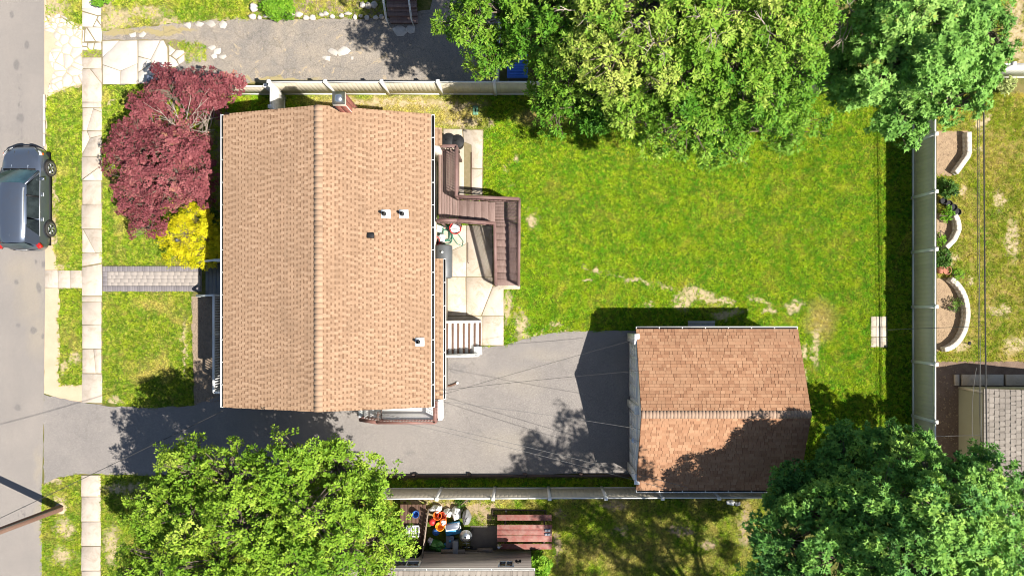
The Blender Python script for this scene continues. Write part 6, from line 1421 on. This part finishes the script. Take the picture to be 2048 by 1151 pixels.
# ------------------------------------------------------------------ utility pole and wires
pb = G(122, 1015); o = thing('utility_pole', 'brown wooden utility pole leaning out over the road at the bottom left', 'pole', pb)
tp = G(-330, 1184, 9.6)
MB().tube([pb - Vector((0, 0, .1)), pb.lerp(tp, .5), tp], [.16, .14, .11], 14).build('shaft', M_POLE, o, smooth=True)
off = Vector((.13, .10, 0)); MB().tube([pb + off, pb.lerp(tp, .9) + off * .8], .025, 6).build('conduit', M_WIREG, o)
ct = pb.lerp(tp, .92); MB().bar(ct + Vector((-1.1, 0, 0)), ct + Vector((1.1, 0, 0)), .1, .12).build('crossarm', M_POLE, o)
MB().lathe((pb.x, pb.y, 0), [(.3, 0), (.26, .02), (.2, .05)], 14).build('base_collar', M_SAND, o)
def wire(label, a, b, sag=.25, r=.012, mat=None, n=20):
    a, b = Vector(a), Vector(b); w = thing('overhead_wire', label, 'wire', a, 'overhead wires'); pts = []
    for i in range(n + 1): t = i / n; p = a.lerp(b, t); p.z -= sag * 4 * t * (1 - t); pts.append(p)
    MB().tube(pts, r, 5).build('cable', mat or M_WIRE, w, smooth=True)
zw = 3.8
wire('thick cable running down the right side, rightmost of the bundle', G(1967, -60, zw), G(1980, 1300, zw), .1, .028)
wire('thin cable on the right side, left edge of the bundle near the maple', G(1957, -60, zw), G(1972, 1300, zw + .1), .25, .012)
wire('thin grey cable in the middle of the right-hand bundle', G(1962, -60, zw - .1), G(1976, 1300, zw), .3, .012, M_WIREG)
wire('grey cable crossing from shed roof to the east fence', G(1965, 870, 2.6), G(1870, 872, 1.9), .05, .012, M_WIREG)
wire('pale wire strung across the fence over the lawn slabs', G(1776, 659, .4), G(1964, 652, 3.6), .1, .012, M_WIREG)
wire('loose grey wire dangling before the shed wall', G(1953, 735, 3.2), G(1946, 880, 2.0), .15, .01, M_WIREG)
wire('service wire from the house corner to the garage gable top', G(866, 782, 4.3), G(1290, 740, 3.4), .35, .008)
wire('service wire from the house to the north gutter of the garage', G(880, 790, 4.2), G(1272, 678, 2.5), .3, .007)
wire('upper wire of the pair over the driveway, ending at the south gutter', G(640, 800, 5.4), G(1375, 974, 2.5), .5, .008, M_WIREG)
wire('lower wire of the pair over the driveway, ending at the south gutter', G(640, 808, 5.4), G(1330, 976, 2.4), .55, .008, M_WIREG)
wire('thin wire over the middle of the driveway to the garage front', G(866, 800, 4.4), G(1283, 858, 3.1), .35, .007, M_WIREG)
wire('service drop from the utility pole over the road towards the house', pb.lerp(tp, .88), G(447, 820, 4.6), .5, .012)

# ------------------------------------------------------------------ clods and bark chips, too fine to count
def clods(name, label, polys, mat, dens, seed, size=(.02, .06)):
    rg = np.random.default_rng(seed); V = []; Lp = []; C = []
    oct_ = np.array([(1, 0, 0), (0, 1, 0), (-1, 0, 0), (0, -1, 0), (0, 0, 1.0)]); tri = [(0, 1, 4), (1, 2, 4), (2, 3, 4), (3, 0, 4)]
    for pl in polys:
        P = np.array(PX(pl)); x0, y0 = P.min(0); x1, y1 = P.max(0); n = int((x1 - x0) * (y1 - y0) * dens); x = rg.uniform(x0, x1, n); y = rg.uniform(y0, y1, n); k = inside(x, y, [tuple(p) for p in P])
        for a, b in zip(x[k], y[k]):
            r = rg.uniform(*size) * np.array([rg.uniform(.6, 1.4), rg.uniform(.6, 1.4), rg.uniform(.4, .9)]); t = rg.uniform(0, 6.28); c, s_ = math.cos(t), math.sin(t); q = (oct_ + rg.normal(size=(5, 3)) * .15) * r
            i = len(V); V += [(a + u * c - v * s_, b + u * s_ + v * c, .012 + max(0, w)) for u, v, w in q]
            for f in tri: Lp += [i + j for j in f]; C.append(3)
    return tag(link(name, mesh_np(name, V, Lp, C, mat)), label, 'soil', kind='stuff')
BEDS = [[(1876, 264), (1924, 264), (1924, 308), (1899, 345), (1876, 348)], [(1876, 428), (1898, 434), (1903, 460), (1880, 492), (1876, 494)], [(1876, 558), (1896, 562), (1920, 630), (1898, 680), (1876, 698)]]
clods('soil_clods', 'crumbly brown soil clods in the curved flower beds', BEDS, M_DIRT, 90, 41)
clods('bark_chips', 'loose bark chips in the bed below the front porch', [[(385, 594), (450, 594), (450, 800), (390, 808)]], M_MULCH, 160, 42, (.015, .05))
clods('leaf_litter', 'brown leaf litter on the dirt strip beside the shed', [[(1878, 728), (1915, 728), (1915, 900), (1878, 900)]], M_DIRT, 45, 43, (.015, .05))

# ------------------------------------------------------------------ grass, too fine to count
HARD = [PX(p) for p in (DRIVE, [(862, 450), (985, 450), (1008, 572), (1008, 691), (862, 691)], [(884, 257), (967, 259), (966, 392), (884, 392)], [(1741, 632), (1774, 632), (1774, 694), (1741, 694)], [(1270, 655), (1575, 655), (1580, 960), (1270, 975)],
        [(383, 592), (470, 592), (470, 806), (388, 812)], [(200, 531), (480, 531), (480, 584), (200, 584)], [(941, 1050), (996, 1050), (996, 1098), (941, 1098)], [(640, 1096), (1062, 1096), (1062, 1300), (640, 1300)], [(505, 225), (870, 225), (870, 800), (505, 800)],
        [(1873, 262), (1932, 262), (1932, 312), (1902, 352), (1873, 352)], [(1873, 426), (1910, 430), (1910, 460), (1886, 498), (1873, 498)], [(1873, 556), (1900, 556), (1930, 630), (1900, 690), (1873, 705)], [(1820, 0), (1826, 0), (1826, 1100), (1820, 1100)], [(845, 1010), (945, 1010), (945, 1098), (845, 1098)])]
def grass(name, label, polys, mat, bare, dens, seed, size=(.055, .10), nb=12, barek=1.0):
    rg = np.random.default_rng(seed); X = []; Y = []
    for pl in polys:
        P = np.array(PX(pl)); x0, y0 = P.min(0); x1, y1 = P.max(0); x0, x1 = max(x0, -26), min(x1, 26); y0, y1 = max(y0, -15.5), min(y1, 15.5)
        n = int((x1 - x0) * (y1 - y0) * dens); x = rg.uniform(x0, x1, n); y = rg.uniform(y0, y1, n); k = inside(x, y, [tuple(p) for p in P])
        x, y = x[k], y[k]; edge = (vnoise(x * 4, y * 4, 3) - .5) * .16
        for hp in HARD: k = ~inside(x + edge * .4, y + edge * .4, hp); x, y, edge = x[k], y[k], edge[k]
        for (bx, by, rx_, ry_, rot) in bare:
            c, s_ = math.cos(rot), math.sin(rot); dx, dy = x - bx, y - by; d = np.sqrt(((dx * c + dy * s_) / rx_) ** 2 + ((-dx * s_ + dy * c) / ry_) ** 2)
            d = d + (vnoise(x * 3, y * 3, 7) - .5) * 1.1; k = (d > .95 * barek) | (rg.random(len(x)) < .25); x, y = x[k], y[k]
        thin = vnoise(x * 1.1, y * 1.1, 11) * .6 + vnoise(x * 3.3, y * 3.3, 12) * .4; k = rg.random(len(x)) < .45 + 1.1 * thin; X.append(x[k]); Y.append(y[k])
    x = np.concatenate(X); y = np.concatenate(Y); N = len(x)
    a = rg.uniform(0, 2 * np.pi, (N, nb)); ln = rg.uniform(*size, (N, nb)) * (.75 + .6 * vnoise(x * .8, y * .8, 21))[:, None]; lean = rg.uniform(.5, 1.35, (N, nb)); ro = rg.uniform(0, .05, (N, nb)); w = rg.uniform(.009, .017, (N, nb))
    ca, sa = np.cos(a), np.sin(a); bx = x[:, None] + ro * ca + rg.normal(size=(N, nb)) * .03; by = y[:, None] + ro * sa + rg.normal(size=(N, nb)) * .03
    ph = a + rg.normal(size=(N, nb)) * .5
    tx, ty_, tz = bx + np.cos(ph) * ln * np.sin(lean), by + np.sin(ph) * ln * np.sin(lean), ln * np.cos(lean) + .012
    v = np.stack([np.stack([bx - sa * w, by + ca * w, np.full_like(bx, .004)], -1), np.stack([bx + sa * w, by - ca * w, np.full_like(bx, .004)], -1), np.stack([tx, ty_, tz], -1)], 2).reshape(-1, 3)
    tone = np.clip(np.repeat(rg.random(N), nb) * .7 + rg.random(N * nb) * .3, 0, 1)
    me = mesh_np(name, v, np.arange(N * nb * 3), np.full(N * nb, 3), mat, tone); return tag(link(name, me), label, 'grass', kind='stuff')
grass('back_grass', 'lush green mown grass of the back lawn', [LAWN_BACK], B_BACK, BARE_BACK, 150, 1)
grass('front_grass', 'short mown grass of the front lawns and verges', [VERGE_N, VERGE_S, FRONT_N, FRONT_S, SOUTHWEST_V, SOUTHWEST, NORTHWEST, NORTHWEST_V, [(166, 99), (203, 99), (203, 115), (166, 115)], [(338, 84), (372, 84), (372, 104), (340, 96)], [(370, 84), (410, 88), (415, 120), (372, 126)]], B_FRONT, BARE_FRONT, 150, 2)
grass('side_grass', 'patchy rough grass of the lower side lawn and top bed', [SIDE, NORTH_BED], B_SIDE, BARE_SIDE, 150, 3, (.05, .12))
grass('east_grass', 'yellowing grass of the east neighbour lawn', [EAST, FAR_NE], B_EAST, BARE_EAST, 130, 4)
